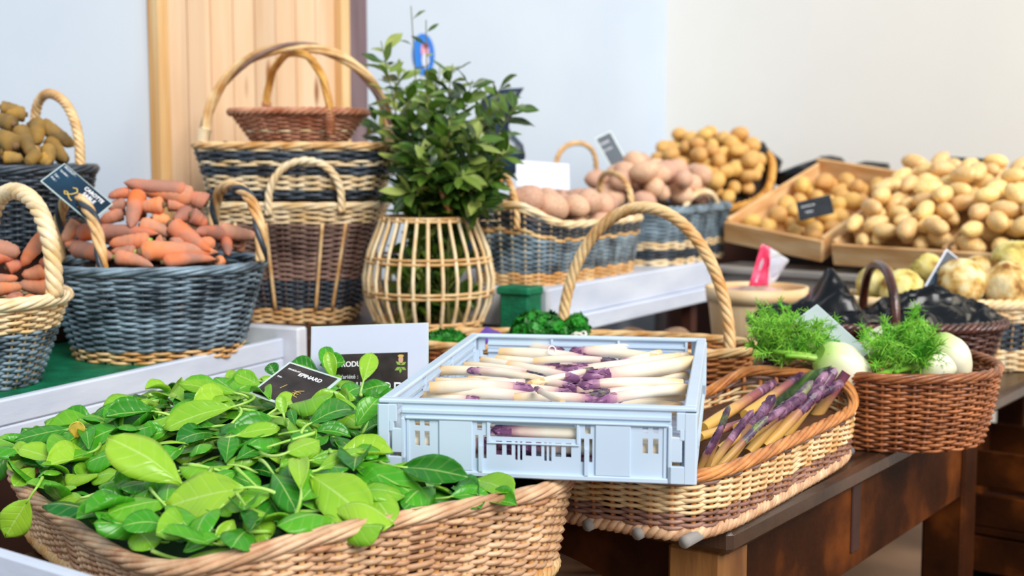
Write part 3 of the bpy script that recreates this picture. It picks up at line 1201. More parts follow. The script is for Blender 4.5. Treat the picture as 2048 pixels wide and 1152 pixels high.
fen = Basket('fennel_basket', 'reddish brown round wicker basket holding fennel bulbs, overhanging the table edge', 'basket', (0.680, 2.402), TT + 0.002, 0.131,
             (0.155, 0.165), (0.180, 0.195), rz=0.0, n=2.2, nst=46, rows=24, sr=0.0029, bands=[(0, 1, 'wicker_brown', 'weave')], stake='wicker_brown', stake_r=0.0035, amp=0.004,
             rim=(0.0050, 0.0040, 5, 0.13, 'wicker_brown'), base_mat='wicker_brown', bulge=0.004)
pars = Basket('parsley_basket', 'orange brown wicker basket with a tall twisted arch handle, holding parsley', 'basket', (0.13, 2.655), TT + 0.002, 0.128,
              (0.31, 0.110), (0.345, 0.132), rz=-0.20, n=2.6, nst=50, rows=22, sr=0.0032, bands=[(0, 1, 'wicker_orange', 'weave')], stake='wicker_brown', amp=0.004,
              rim=(0.0055, 0.0045, 5, 0.2, 'wicker_light'), base_mat='wicker_brown')
pars.handle((0.420, 2.578, Z(-0.385)), (0.105, 2.785, Z(-0.385)), 0.272, 0.0065, 0.0062, 5, 0.10, 'wicker_light', power=1.95)
blk = Basket('dark_basket', 'dark reddish brown oval wicker basket lined with a black plastic bag', 'basket', (0.790, 2.905), TT + 0.002, 0.140,
             (0.225, 0.125), (0.268, 0.158), n=2.3, nst=50, rows=22, sr=0.0034, bands=[(0, 1, 'wicker_black_brown', 'weave')], stake='wicker_black_brown', amp=0.004,
             rim=(0.008, 0.0055, 4, 0.07, 'wicker_black_brown'), base_mat='wicker_black_brown')
blk.handle((0.788, 2.752, Z(-0.372)), (0.80, 3.058, Z(-0.372)), 0.125, 0.0, 0.0105, 1, 0.1, 'wicker_black_brown', power=2.3)
cel = Basket('celeriac_basket', 'pale wicker basket with a dark band, piled with knobbly celeriac roots', 'basket', (1.045, 3.20), TT + 0.002, 0.155,
             (0.245, 0.118), (0.258, 0.130), rz=-0.1, n=2.6, nst=44, rows=22, sr=0.0037,
             bands=[(0, 0.30, 'wicker_pale', 'lower_band'), (0.30, 0.72, 'wicker_dark', 'dark_band'), (0.72, 1, 'wicker_pale', 'upper_band')],
             rim=(0.008, 0.006, 4, 0.08, 'wicker_pale'), base_mat='wicker_pale')

MAT_Z = Z(-0.4015)
car = Basket('carrot_basket', 'large blue-grey wicker basket heaped with orange carrots, standing in the white tray', 'basket', (-0.705, 2.675), MAT_Z, 0.178,
             (0.158, 0.165), (0.208, 0.205), rz=0.2, n=2.3, nst=38, rows=30, sr=0.0033, stake='wicker_dark', amp=0.0045,
             bands=[(0, 0.14, 'wicker_light', 'lower_band'), (0.14, 1.0, 'wicker_blue', 'weave')], rim=(0.0055, 0.0042, 5, 0.22, 'wicker_blue'), base_mat='wicker_light')
small = Basket('carrot_basket', 'blue-grey wicker basket with a broad pale rim holding carrots, cut off by the left edge', 'basket', (-0.925, 2.305), MAT_Z, 0.150,
               (0.098, 0.098), (0.152, 0.155), n=2.1, nst=34, rows=26, sr=0.0034, stake='wicker_light', amp=0.0045,
               bands=[(0, 0.66, 'wicker_blue', 'weave'), (0.66, 1.0, 'wicker_pale', 'upper_band')], rim=(0.0070, 0.0050, 6, 0.2, 'wicker_pale'), base_mat='wicker_light')
o = MB().xbox((-1.04, 2.835, 0), WLd, WLn, up, (-0.12, -0.11, MAT_Z - 0.0), (0.12, 0.10, Z(-0.205)), 0.004).build('riser', 'shelf_wood', None, smooth=False)
tag(o, 'dark wooden riser block under the basket of yellow roots', 'block')
roo = Basket('root_basket', 'dark round wicker basket with a pale rope handle, full of yellowish brown roots', 'basket', (-1.035, 2.825), Z(-0.204), 0.165,
             (0.125, 0.125), (0.158, 0.158), n=2.0, nst=36, rows=26, sr=0.0034, stake='wicker_dark', amp=0.0045, bands=[(0, 1, 'wicker_dark', 'weave')],
             rim=(0.0065, 0.0045, 5, 0.2, 'wicker_dark'), base_mat='wicker_dark')
# handles of the carrot and root baskets
car.handle(at(205, 553, 2.49), at(118, 492, 2.66), 0.118, 0.0066, 0.0056, 4, 0.13, 'wicker_light', power=2.3, dark='wicker_dark')
car.handle(at(522, 492, 2.62), at(428, 452, 2.80), 0.098, 0.0066, 0.0056, 4, 0.13, 'wicker_light', power=2.3, dark='wicker_dark')
small.handle(at(108, 556, 2.27), at(-22, 520, 2.44), 0.135, 0.0085, 0.0072, 4, 0.075, 'wicker_pale', power=2.2)
roo.handle(at(160, 308, 2.80), at(70, 262, 2.93), 0.098, 0.0060, 0.0052, 4, 0.05, 'wicker_light', power=2.2, sink=0.05)

BENCH = Z(-0.4015)
tall = Basket('tall_basket', 'tall tapering wicker basket in brown and blue-grey bands with pale rim and base', 'basket', (-0.512, 3.235), BENCH, 0.275,
              (0.132, 0.118), (0.207, 0.165), rz=-0.08, n=3.6, nst=36, rows=46, sr=0.0032, stake='wicker_umber', stake_r=0.0030, amp=0.0042,
              bands=[(0, 0.14, 'wicker_light', 'lower_band'), (0.14, 0.36, 'wicker_dark', 'dark_band'), (0.36, 0.84, 'wicker_umber', 'brown_band'), (0.84, 1, 'wicker_pale', 'upper_band')],
              rim=(0.0050, 0.0045, 4, 0.2, 'wicker_pale'), base_mat='wicker_light')
for th_ in (-2.25, -1.93, -1.62, -1.30, -0.95):
    q = [tall.pt(t_, th_) + np.array([0, -0.006, 0]) for t_ in np.linspace(0.12, 0.86, 12)]
    MB().tube(q, 0.0042, 6, ref=(0, 1, 0)).build('rib', 'wicker_light', tall.root)
tall.handle(at(537, 404, 3.065), at(683, 398, 3.06), 0.090, 0.0045, 0.0050, 3, 0.06, 'wicker_pale', power=2.1)
upper = Basket('striped_basket', 'striped black and straw wicker basket with a big arch handle, stacked in the tall basket', 'basket', (-0.512, 3.240), Z(-0.112), 0.122,
               (0.196, 0.150), (0.226, 0.176), rz=-0.08, n=3.8, nst=36, rows=18, sr=0.0037, stake='wicker_dark', amp=0.0042,
               bands=[(0, 0.17, 'wicker_dark', 'dark_band'), (0.17, 0.42, 'wicker_pale', 'straw_band'), (0.42, 0.60, 'wicker_dark', 'dark_band'), (0.60, 0.74, 'wicker_pale', 'straw_band'),
                      (0.74, 0.90, 'wicker_dark', 'dark_band'), (0.90, 1.0, 'wicker_pale', 'straw_band')], rim=(0.0050, 0.0045, 4, 0.2, 'wicker_light'), base_mat='wicker_dark')
upper.handle(at(408, 300, 3.26), at(783, 296, 3.22), 0.240, 0.0070, 0.0062, 4, 0.34, 'wicker_light', power=2.15, wrap='wicker_pale', dark='wicker_umber')
# black bag lining the striped basket
liner_heap = lambda x, y: 0.100 + 0.012 * mnoise.noise(Vector((x * 25, y * 25, 1)))
lin_ = upper.lining(liner_heap, 'liner_black', rmax=1.0, name='bag_lining')
lin_['label'] = 'black plastic bag lining the basket'
for (qx, qy, sx_, sz) in ((448, 283, 0.035, 0.030), (740, 290, 0.042, 0.030)):
    c_ = upper.local(at(qx, qy, 3.19))
    g_ = []
    for i in range(7):
        row = []
        for j in range(9):
            u_, v_ = j / 8 * 2 - 1, i / 6
            row.append((c_[0] + u_ * sx_, c_[1] + 0.03 * v_, 0.102 + sz * v_ * (1 - 0.5 * u_ * u_) + 0.010 * mnoise.noise(Vector((u_ * 3, v_ * 3, qx)))))
        g_.append(row)
    MB().grid(np.array(g_)).build('bag_fold', 'black_plastic', upper.root, solid=0.002)
red = Basket('handled_basket', 'small flared reddish wicker basket with an arch handle, sitting on top of the striped basket', 'basket', (-0.508, 3.245), Z(0.004), 0.085,
             (0.098, 0.075), (0.160, 0.125), rz=-0.06, n=2.3, nst=30, rows=18, sr=0.0028, stake='wicker_red', amp=0.0040,
             bands=[(0, 0.42, 'wicker_red', 'weave'), (0.42, 0.5, 'wicker_pale', 'pale_band'), (0.5, 1, 'wicker_red', 'weave')], rim=(0.006, 0.0045, 4, 0.07, 'wicker_red'), base_mat='wicker_red')
red.handle(at(533, 226, 3.36), at(660, 240, 3.13), 0.150, 0.004, 0.0062, 3, 0.2, 'wicker_yellow', power=2.1, wrap='wicker_red')

# open lattice basket: its rods and hoops are parts
LC = np.array([-0.187, 3.02])
lat = thing('lattice_basket', 'round open lattice basket of thin pale canes holding the laurel branches', 'basket', (LC[0], LC[1], BENCH))
LH = 0.256


def lat_r(t):
    return np.interp(t, [0, 0.08, 0.25, 0.45, 0.7, 0.9, 1.0], [0.112, 0.122, 0.141, 0.147, 0.134, 0.112, 0.103])


q48 = np.arange(72) * 2 * math.pi / 72
for t0, t1, nm in ((0.0, 0.10, 'base_band'), (0.30, 0.37, 'hoop'), (0.59, 0.66, 'hoop'), (0.95, 1.0, 'rim')):
    mb = MB()
    for k_ in range(max(2, int((t1 - t0) * LH / 0.006))):
        t_ = t0 + (t1 - t0) * (k_ + 0.5) / max(2, int((t1 - t0) * LH / 0.006))
        r_ = lat_r(t_) + 0.003 * (-1) ** k_ * 0
        off = 0.0028 * np.cos(q48 * 14 + k_ * math.pi)
        mb.tube(np.stack([(r_ + off) * np.cos(q48), (r_ + off) * np.sin(q48), np.full(72, LH * t_)], 1), 0.0036, 6, True)
    mb.build(nm, 'wicker_light', lat)
for j in range(28):
    a_ = 2 * math.pi * j / 28 + 0.05
    ts = np.linspace(0.02, 0.99, 14)
    MB().tube([(lat_r(t_) * math.cos(a_), lat_r(t_) * math.sin(a_), LH * t_) for t_ in ts], 0.0043, 6, ref=(math.cos(a_), math.sin(a_), 0)).build('rod', 'wicker_pale', lat)
oval(0.112, 0.112, 0.001, 0.004).build('base', 'wicker_light', lat, smooth=False)
pth = [np.array(at(*p_)) - np.array([LC[0], LC[1], BENCH]) for p_ in ((842, 350, 2.99), (858, 352, 2.96), (874, 365, 2.95), (884, 385, 2.94), (892, 410, 2.94), (900, 425, 2.94))]
Q_, _ = resample(np.array(pth), 24)
MB().tube(Q_, 0.0062, 8).build('handle_stub', 'wicker_orange', lat)

U30 = math.atan2(rd[1], rd[0])
end_up = lambda th: 0.050 * np.maximum(0, -np.cos(th)) ** 3
pot1 = Basket('potato_basket', 'long striped blue-grey wicker basket of pink potatoes, nearest on the right-hand white tray', 'basket', (0.072 + 0.27 * rd[0] + 0.112 * rn[0], 3.08 + 0.27 * rd[1] + 0.112 * rn[1]),
              Z(-0.3145), 0.140, (0.262, 0.105), (0.285, 0.124), rz=U30, n=4.2, nst=44, rows=30, sr=0.0036, rimfn=end_up, stake='wicker_pale', stake_r=0.004, amp=0.0042,
              bands=[(0, 0.20, 'wicker_light', 'lower_band'), (0.20, 0.70, 'wicker_blue', 'weave'), (0.70, 0.76, 'wicker_light', 'straw_band'), (0.76, 0.92, 'wicker_dark', 'dark_band'), (0.92, 1.0, 'wicker_pale', 'upper_band')],
              rim=(0.0050, 0.0045, 4, 0.2, 'wicker_pale'), base_mat='wicker_light')
pot1.handle(at(1034, 432, 3.10), at(1000, 352, 3.32), 0.035, 0.004, 0.005, 3, 0.06, 'wicker_light', power=2)
pot1.handle(at(1262, 405, 3.50), at(1200, 375, 3.72), 0.055, 0.004, 0.005, 3, 0.06, 'wicker_light', power=2.2)
pot2 = Basket('potato_basket', 'blue-grey wicker basket with two straw bands behind the nearest one, heaped with pink potatoes', 'basket', (0.402, 3.915),
              Z(-0.3145), 0.150, (0.235, 0.16), (0.25, 0.175), rz=U30, n=4.2, nst=40, rows=28, sr=0.0036, stake='wicker_dark', amp=0.0042,
              bands=[(0, 0.12, 'wicker_pale', 'lower_band'), (0.12, 0.28, 'wicker_dark', 'dark_band'), (0.28, 0.42, 'wicker_pale', 'straw_band'), (0.42, 1.0, 'wicker_blue', 'weave')],
              rim=(0.008, 0.006, 4, 0.10, 'wicker_blue'), base_mat='wicker_dark')
pot2.handle(at(1366, 440, 3.80), at(1436, 425, 3.95), 0.070, 0.0045, 0.005, 3, 0.06, 'wicker_pale', power=2.2)
pot2.handle(at(1112, 335, 4.05), at(1192, 330, 4.15), 0.070, 0.0040, 0.0045, 3, 0.06, 'wicker_light', power=2.2)
YC = np.array([0.662, 4.53])
yel = Basket('potato_basket', 'shallow orange wicker basket tipped forward and filled with golden potatoes', 'basket', (YC[0], YC[1]), Z(-0.160), 0.085,
             (0.185, 0.235), (0.205, 0.255), rz=-0.25, n=2.8, nst=36, rows=14, sr=0.0036, bands=[(0, 1, 'wicker_yellow', 'weave')], stake='wicker_yellow', tilt=(0.42, 0.0), amp=0.0042,
             rim=(0.009, 0.006, 4, 0.08, 'wicker_yellow'), base_mat='wicker_yellow')
o = MB().box((YC[0] - 0.16, YC[1] - 0.19, 0), (YC[0] + 0.14, YC[1] + 0.20, Z(-0.262)), 0.01).build('dark_box', 'shelf_wood', None, smooth=False)
tag(o, 'dark brown wooden box under the basket of golden potatoes', 'box')

# ------------------------------------------------------------------ wooden potato crates and their stand
CR = [[np.array(at(1481, 449, 3.85)), np.array(at(1681, 489, 3.65)), np.array(at(1607, 333, 4.30)), np.array(at(1787, 346, 4.10))]]
dv = CR[0][1] - CR[0][0]
sd = CR[0][3] - CR[0][1]
f2 = np.array([0.245, -0.205, -0.004])
CR.append([CR[0][1] + f2 * 0.05, CR[0][1] + f2 * 1.05, CR[0][3] + f2 * 0.05, CR[0][3] + f2 * 1.05])
CR.append([CR[0][1] + f2 * 1.08, CR[0][1] + f2 * 2.08, CR[0][3] + f2 * 1.08, CR[0][3] + f2 * 2.08])
CLAB = ['pale wooden crate half full of golden potatoes, with a small slate sign in it', 'pale wooden crate overflowing with long yellow potatoes, in the middle of the three',
        'pale wooden crate overflowing with long yellow potatoes, cut off by the right edge']


class Crate:
    pass


CRATES = []
for ci, (FL, FR, BL, BR_) in enumerate(CR):
    ex = (FR - FL)
    w_ = np.linalg.norm(ex)
    ey = ((BL + BR_) - (FL + FR)) / 2
    l_ = np.linalg.norm(ey)
    ux, uy, uz = basis(ex, ey)
    hgt = 0.062
    org = (FL + FR + BL + BR_) / 4 - ux * w_ / 2 - uy * l_ / 2 - uz * hgt
    r_ = frame_empty('potato_crate', CLAB[ci], 'crate', org, ux, uy)
    tk = 0.012
    MB().box((0, 0, 0), (w_, tk, hgt), 0.002).build('front_board', 'crate_wood', r_, smooth=False)
    MB().box((0, l_ - tk, 0), (w_, l_, hgt + 0.022), 0.002).build('back_board', 'crate_wood', r_, smooth=False)
    MB().box((0.0, tk, 0), (tk, l_ - tk, hgt + 0.008), 0.002).build('side_board', 'crate_wood', r_, smooth=False)
    MB().box((w_ - tk, tk, 0), (w_, l_ - tk, hgt + 0.008), 0.002).build('side_board', 'crate_wood', r_, smooth=False)
    MB().box((tk, tk, 0), (w_ - tk, l_ - tk, 0.006)).build('bottom', 'crate_wood', r_, smooth=False)
    k_ = Crate()
    k_.root, k_.w, k_.l, k_.h = r_, w_, l_, hgt
    k_.M = np.eye(4)
    k_.M[:3, 0], k_.M[:3, 1], k_.M[:3, 2], k_.M[:3, 3] = ux, uy, uz, org
    k_.dims = lambda t, w_=w_, l_=l_: (w_ / 2, l_ / 2)
    k_.world = lambda p, M=k_.M: M[:3, :3] @ np.asarray(p, float) + M[:3, 3]
    CRATES.append(k_)
# stand under the crates
c0, c1 = CR[0][0], CR[2][1]
sdir = np.array([f2[0], f2[1], 0])
sdir /= np.linalg.norm(sdir)
sn = np.array([-sdir[1], sdir[0], 0])
so = np.array([c0[0], c0[1], 0]) - sdir * 0.10 - sn * 0.02
st = frame_empty('crate_stand', 'grey wooden stand carrying the row of potato crates', 'stand', so, sdir, sn)
MB().box((0, 0, Z(-0.352)), (1.25, 0.20, Z(-0.334)), 0.003).build('ledge', 'grey_wood', st, smooth=False)
MB().box((0.01, 0.015, TT + 0.0005), (1.24, 0.035, Z(-0.3525))).build('front_panel', 'grey_wood', st, smooth=False)
MB().box((0.02, 0.36, TT + 0.0005), (1.24, 0.40, Z(-0.215))).build('rear_support', 'shelf_wood', st, smooth=False)

# ------------------------------------------------------------------ chip basket with plastic bag
PC = np.array([0.592, 3.25])
pun = thing('chip_basket', 'round pale wood-chip basket with a pink and clear plastic bag in it', 'basket', (PC[0], PC[1], TT + 0.001))
q40 = np.arange(48) * 2 * math.pi / 48
rr_ = lambda t: 0.098 + 0.022 * t
P = np.array([[(r * math.cos(a), r * math.sin(a), z) for a in q40] for r, z in ((0.0, 0.0), (rr_(0), 0.0), (rr_(1), 0.178), (rr_(1) - 0.004, 0.178), (rr_(0) - 0.004, 0.006), (0, 0.006))])
MB().grid(P, True).build('chip_wall', 'chip_wood', pun, smooth=False)
P = np.array([[(r * math.cos(a), r * math.sin(a), z) for a in q40] for r, z in ((rr_(0.8) + 0.0005, 0.146), (rr_(0.8) + 0.004, 0.146), (rr_(1) + 0.004, 0.181), (rr_(1) - 0.005, 0.181), (rr_(1) - 0.005, 0.17))])
MB().grid(P, True).build('hoop', 'chip_wood', pun)
for k_ in range(9):
    a_ = k_ * 2 * math.pi / 9 + 0.2
    ct, s2 = math.cos(a_), math.sin(a_)
    MB().xbox((0, 0, 0), (-s2, ct, 0), (ct, s2, 0), (0, 0, 1), (-0.024, rr_(0.1), 0.004), (0.024, rr_(0.1) + 0.0025, 0.144)).build('slat', 'chip_wood', pun, smooth=False)
bagt = thing('plastic_bag', 'bright pink and clear plastic bag standing up in the chip basket', 'bag', tuple(at(1530, 575, 3.22)))


def quad_sheet(name, mat, pts, parent, bulge=0.01, n=10, seed=0, solid=0.001):
    a, b, c, d = (np.asarray(p_, float) for p_ in pts)
    nn = np.cross(b - a, d - a)
    nn /= np.linalg.norm(nn)
    G = np.zeros((n, n, 3))
    for i in range(n):
        for j in range(n):
            u_, v_ = i / (n - 1), j / (n - 1)
            G[i, j] = a * (1 - u_) * (1 - v_) + b * u_ * (1 - v_) + c * u_ * v_ + d * (1 - u_) * v_ + nn * (bulge * math.sin(math.pi * u_) * math.sin(math.pi * v_) + bulge * 0.5 * mnoise.noise(Vector((u_ * 4, v_ * 4, seed))))
    return MB().grid(G).build(name, mat, parent, origin=tuple(G[0, 0]), solid=solid)


quad_sheet('pink_panel', 'pink_plastic', [at(1497, 572, 3.19), at(1523, 489, 3.19), at(1541, 494, 3.20), at(1537, 572, 3.18)], bagt, 0.012, seed=1)
quad_sheet('clear_panel', 'clear_plastic', [at(1537, 572, 3.18), at(1541, 494, 3.20), at(1578, 520, 3.24), at(1552, 562, 3.24)], bagt, 0.012, seed=2)
quad_sheet('clear_panel', 'clear_plastic', [at(1500, 570, 3.20), at(1525, 487, 3.20), at(1578, 520, 3.24), at(1552, 562, 3.24)], bagt, -0.012, seed=3)
mb = MB()
P = np.array([[(0.105 * r * math.cos(a), 0.105 * r * math.sin(a), 0.02 * (1 - r * r) + 0.012 * mnoise.noise(Vector((r * 3 * math.cos(a), r * 3 * math.sin(a), 5)))) for a in q40] for r in np.linspace(0.02, 1, 10)])
P[..., 2] += 0.158
mb.grid(P, True)
o = mb.build('pink_bag', 'pink_film', None)
o.location = (PC[0], PC[1], TT + 0.001)
tag(o, 'crumpled pale pink plastic film filling the chip basket', 'bag')

# ------------------------------------------------------------------ carrots
# pixel of crown, pixel of tip, radius in pixels, lift above the heap
car_heap = lambda x, y: 0.150 + 0.128 * max(0.0, 1 - (car.rho(x, y)) ** 1.45)
small_heap = lambda x, y: 0.118 + 0.045 * max(0.0, 1 - small.rho(x, y) ** 1.6) + 0.05 * max(0, -x) / 0.15
car.lining(lambda x, y: car_heap(x, y) - 0.022, t=0.92, rmax=0.95)
small.lining(lambda x, y: small_heap(x, y) - 0.022, t=0.92, rmax=0.95)
Q = lambda zx, zy: (120 + zx * 0.2051, 340 + zy * 0.2051)
CARROTS = [
    ((1420, 330), (1250, 300), 17, 0.012, 'stubby carrot behind the large top carrot of the heap', 0),
    ((1310, 270), (640, 140), 19, 0.030, 'large bright carrot lying across the top', 0),
    ((1240, 190), (620, 120), 14, 0.018, 'carrot tucked behind the largest one at the top of the heap', 0),
    ((760, 230), (690, 560), 15, 0.030, 'dusty carrot pointing down below the top one', 0),
    ((1010, 340), (740, 370), 15, 0.036, 'short pale dusty carrot under the top one', 0),
    ((680, 230), (470, 270), 10, 0.010, 'slim orange carrot behind the carrot sign', 0),
    ((640, 330), (470, 380), 12, 0.008, 'orange carrot half hidden by the edge of the carrot sign', 0),
    ((620, 420), (390, 520), 13, 0.020, 'dusty carrot slanting down just right of the carrot sign', 0),
    ((1040, 330), (1230, 370), 13, 0.006, 'shadowed carrot under the large top carrot', 0),
    ((1250, 400), (1120, 480), 14, 0.020, 'small round-ended carrot beside the grey dusty one', 0),
    ((1270, 440), (1430, 550), 15, 0.026, 'greyish dusty carrot pointing down to the right', 0),
    ((900, 480), (1080, 500), 13, 0.004, 'dark carrot in the hollow in the middle of the heap', 0),
    ((1070, 520), (1470, 790), 17, 0.030, 'long carrot slanting down to the right across the heap', 0),
    ((160, 610), (960, 620), 15, 0.030, 'long bright orange carrot behind the left handle', 0),
    ((180, 500), (30, 700), 14, 0.020, 'reddish carrot standing at the left end of the heap', 0),
    ((790, 540), (1090, 640), 14, 0.012, 'shadowed carrot just below the middle of the heap', 0),
    ((1600, 640), (1320, 610), 14, 0.024, 'orange carrot with a green tuft near the right handle', 1),
    ((1540, 570), (1920, 640), 14, 0.016, 'carrot lying towards the right handle', 0),
    ((1620, 680), (1640, 830), 10, 0.020, 'small carrot hanging down beside the right handle', 0),
    ((1740, 700), (1760, 810), 12, 0.012, 'stub of carrot inside the right handle', 0),
    ((1010, 680), (930, 690), 11, 0.026, 'round carrot end in front of the long orange carrot', 0),
    ((880, 690), (480, 720), 14, 0.016, 'carrot with a green crown lying behind the front row', 1),
    ((150, 760), (520, 860), 16, 0.016, 'fat carrot at the front left, crossed by the left handle', 0),
    ((130, 740), (60, 750), 12, 0.004, 'dark orange carrot end at the far left of the rim', 0),
    ((740, 800), (500, 790), 12, 0.012, 'short carrot between the left handle and the dusty crown', 1),
    ((770, 800), (1540, 800), 18, 0.024, 'thick carrot with a dusty grey crown in the front row', 0),
    ((540, 850), (910, 940), 14, 0.012, 'pale carrot with a green crown resting on the front rim', 1),
    ((1000, 900), (1520, 870), 13, 0.010, 'carrot lying along the front rim with its end showing', 0),
    ((1540, 880), (1600, 880), 10, 0.004, 'small carrot tip on the front rim at the right', 0),
    ((1100, 740), (1220, 730), 13, 0.008, 'bright orange patch of carrot in the middle of the front', 0),
    ((1160, 590), (1380, 640), 12, 0.006, 'carrot half buried under the long slanting one', 0),
    ((420, 640), (640, 660), 12, 0.004, 'carrot half buried under the long orange one', 0),
    ((820, 440), (640, 450), 12, 0.004, 'carrot buried in shadow near the sign', 0),
    ((1250, 860), (1000, 830), 12, 0.004, 'carrot lying low between two front carrots', 0),
    ((1480, 720), (1300, 740), 12, 0.004, 'short carrot low on the right of the heap', 0),
]
rng = random.Random(11)
for (a, b, rp, lift, what, green) in CARROTS:
    wa, wb = car.hit(*Q(*a), car_heap, lift), car.hit(*Q(*b), car_heap, lift * 0.8)
    r = rp * wa[1] / F
    L = np.linalg.norm(wb - wa)
    if L > 0.24:
        wb = wa + (wb - wa) * 0.24 / L
    c_ = carrot(wa, wb, r * 1.22, seed=rng.randrange(999), bend=(0, 0, rng.uniform(-0.004, 0.006)), green=bool(green), blunt=rng.uniform(0.3, 0.6))
    tag(c_, what + ', in the blue-grey basket', 'carrot', 'carrots in the blue-grey basket')
Q3 = lambda zx, zy: (zx * 0.2258, 400 + zy * 0.2257)
for (a, b, rp, lift, what) in [
    ((420, 310), (190, 590), 15, 0.030, 'dusty carrot leaning up to the rope handle'),
    ((-40, 430), (180, 470), 17, 0.018, 'brown dusty carrot at the back left'),
    ((-60, 520), (120, 520), 12, 0.018, 'orange carrot under the brown one'),
    ((60, 600), (190, 600), 14, 0.024, 'stubby carrot with its cut end facing forward'),
    ((400, 620), (190, 660), 13, 0.020, 'pale carrot lying in the middle'),
    ((500, 790), (160, 740), 16, 0.028, 'bright orange carrot with a dusty end beside the rim'),
    ((-80, 700), (160, 690), 10, 0.022, 'thin pale carrot pointing right'),
    ((-90, 800), (190, 770), 13, 0.024, 'pale carrot under the thin one'),
    ((100, 900), (180, 850), 13, 0.012, 'dark carrot stub behind the front ones'),
    ((320, 930), (220, 880), 14, 0.014, 'dark carrot with its cut end facing forward'),
    ((180, 900), (140, 980), 11, 0.012, 'small pink carrot between the front stubs'),
    ((110, 960), (-40, 960), 18, 0.016, 'greyish carrot with a bright cut end at the front'),
    ((430, 560), (360, 520), 12, 0.010, 'carrot tip just inside the handle'),
]:
    wa, wb = small.hit(*Q3(*a), small_heap, lift), small.hit(*Q3(*b), small_heap, lift * 0.8)
    if np.linalg.norm(wb - wa) > 0.2:
        wb = wa + (wb - wa) * 0.2 / np.linalg.norm(wb - wa)
    c_ = carrot(wa, wb, rp * 1.2 * wa[1] / F, seed=rng.randrange(999), bend=(0, 0, rng.uniform(-0.003, 0.005)), blunt=0.5)
    tag(c_, what + ', in the pale-rimmed basket', 'carrot', 'carrots in the pale-rimmed basket')

# yellowish brown roots
roo_heap = lambda x, y: 0.125 + 0.115 * max(0.0, 1 - roo.rho(x, y) ** 1.5) + 0.25 * max(0.0, -x) * 0.6
roo.lining(lambda x, y: roo_heap(x, y) - 0.022, t=0.92, rmax=0.95)
Q2 = lambda zx, zy: (zx * 0.1389, 190 + zy * 0.1389)
for (a, b, rp, lift, what) in [
    ((560, 400), (1070, 740), 13, 0.030, 'long yellow root running down to the handle'),
    ((540, 400), (520, 700), 14, 0.026, 'thick yellow root lying below the handle'),
    ((280, 470), (480, 900), 13, 0.034, 'brown root slanting down across the heap'),
    ((200, 420), (-100, 330), 14, 0.034, 'root with a round greenish end facing forward at the left'),
    ((230, 740), (-60, 560), 17, 0.034, 'thick root with a greenish cut end'),
    ((370, 280), (60, 260), 12, 0.020, 'reddish brown root along the back'),
    ((540, 840), (380, 1000), 12, 0.030, 'yellow root pointing down to the front rim'),
    ((560, 880), (730, 1020), 11, 0.022, 'reddish root tip resting on the front rim'),
    ((700, 640), (950, 960), 12, 0.020, 'brown root running down to the right rim'),
    ((700, 760), (700, 980), 12, 0.022, 'greenish root in front of the brown one'),
    ((40, 900), (340, 920), 11, 0.022, 'root with a bright yellow patch at the front left'),
    ((0, 800), (70, 820), 11, 0.014, 'greyish root stub at the left edge'),
    ((860, 880), (960, 950), 11, 0.008, 'olive root next to the sign corner'),
    ((0, 170), (330, 230), 10, 0.016, 'dark thin root on top at the left'),
    ((420, 420), (480, 520), 12, 0.010, 'root half hidden in the middle'),
]:
    wa, wb = roo.hit(*Q2(*a), roo_heap, lift), roo.hit(*Q2(*b), roo_heap, lift * 0.8)
    if np.linalg.norm(wb - wa) > 0.18:
        wb = wa + (wb - wa) * 0.18 / np.linalg.norm(wb - wa)
    c_ = carrot(wa, wb, rp * 1.3 * wa[1] / F, seed=rng.randrange(999), mat='root_skin', name='yellow_root', blunt=0.6, cat='root')
    tag(c_, what + ' in the dark round basket', 'root', 'roots in the dark round basket')

# ------------------------------------------------------------------ potatoes
h1 = lambda x, y: 0.098 + 0.018 * max(0, 1 - pot1.rho(x, y) ** 1.8) + 0.02 * max(0, -x / 0.28)
pot1.lining(lambda x, y: h1(x, y) - 0.01, t=0.92)
potatoes(pot1, h1, 42, 0.042, 0.032, 'potato_rose', 5, 'potato', 'pink potatoes in the nearest striped basket', 'in the nearest striped basket', 'pink potato', 4, slack=0.93, maxlift=0.085)
h2 = lambda x, y: 0.122 + 0.060 * max(0, 1 - pot2.rho(x, y) ** 1.6)
pot2.lining(lambda x, y: h2(x, y) - 0.01, t=0.92)
potatoes(pot2, h2, 56, 0.043, 0.034, 'potato_rose', 25, 'potato', 'pink potatoes in the far blue-grey basket', 'in the heaped blue-grey basket', 'pink potato', 5, slack=0.93, maxlift=0.110)
hy = lambda x, y: 0.055 + 0.045 * max(0, 1 - yel.rho(x, y) ** 2)
yel.lining(lambda x, y: hy(x, y) - 0.01, t=0.9)
potatoes(yel, hy, 85, 0.031, 0.026, 'potato_gold', 45, 'potato', 'golden potatoes in the tipped orange basket', 'in the tipped orange basket', 'golden potato', 6)


def crate_inside(k_, margin):
    def f(rng):
        return rng.uniform(margin, k_.w - margin), rng.uniform(margin, k_.l - margin)
    return f


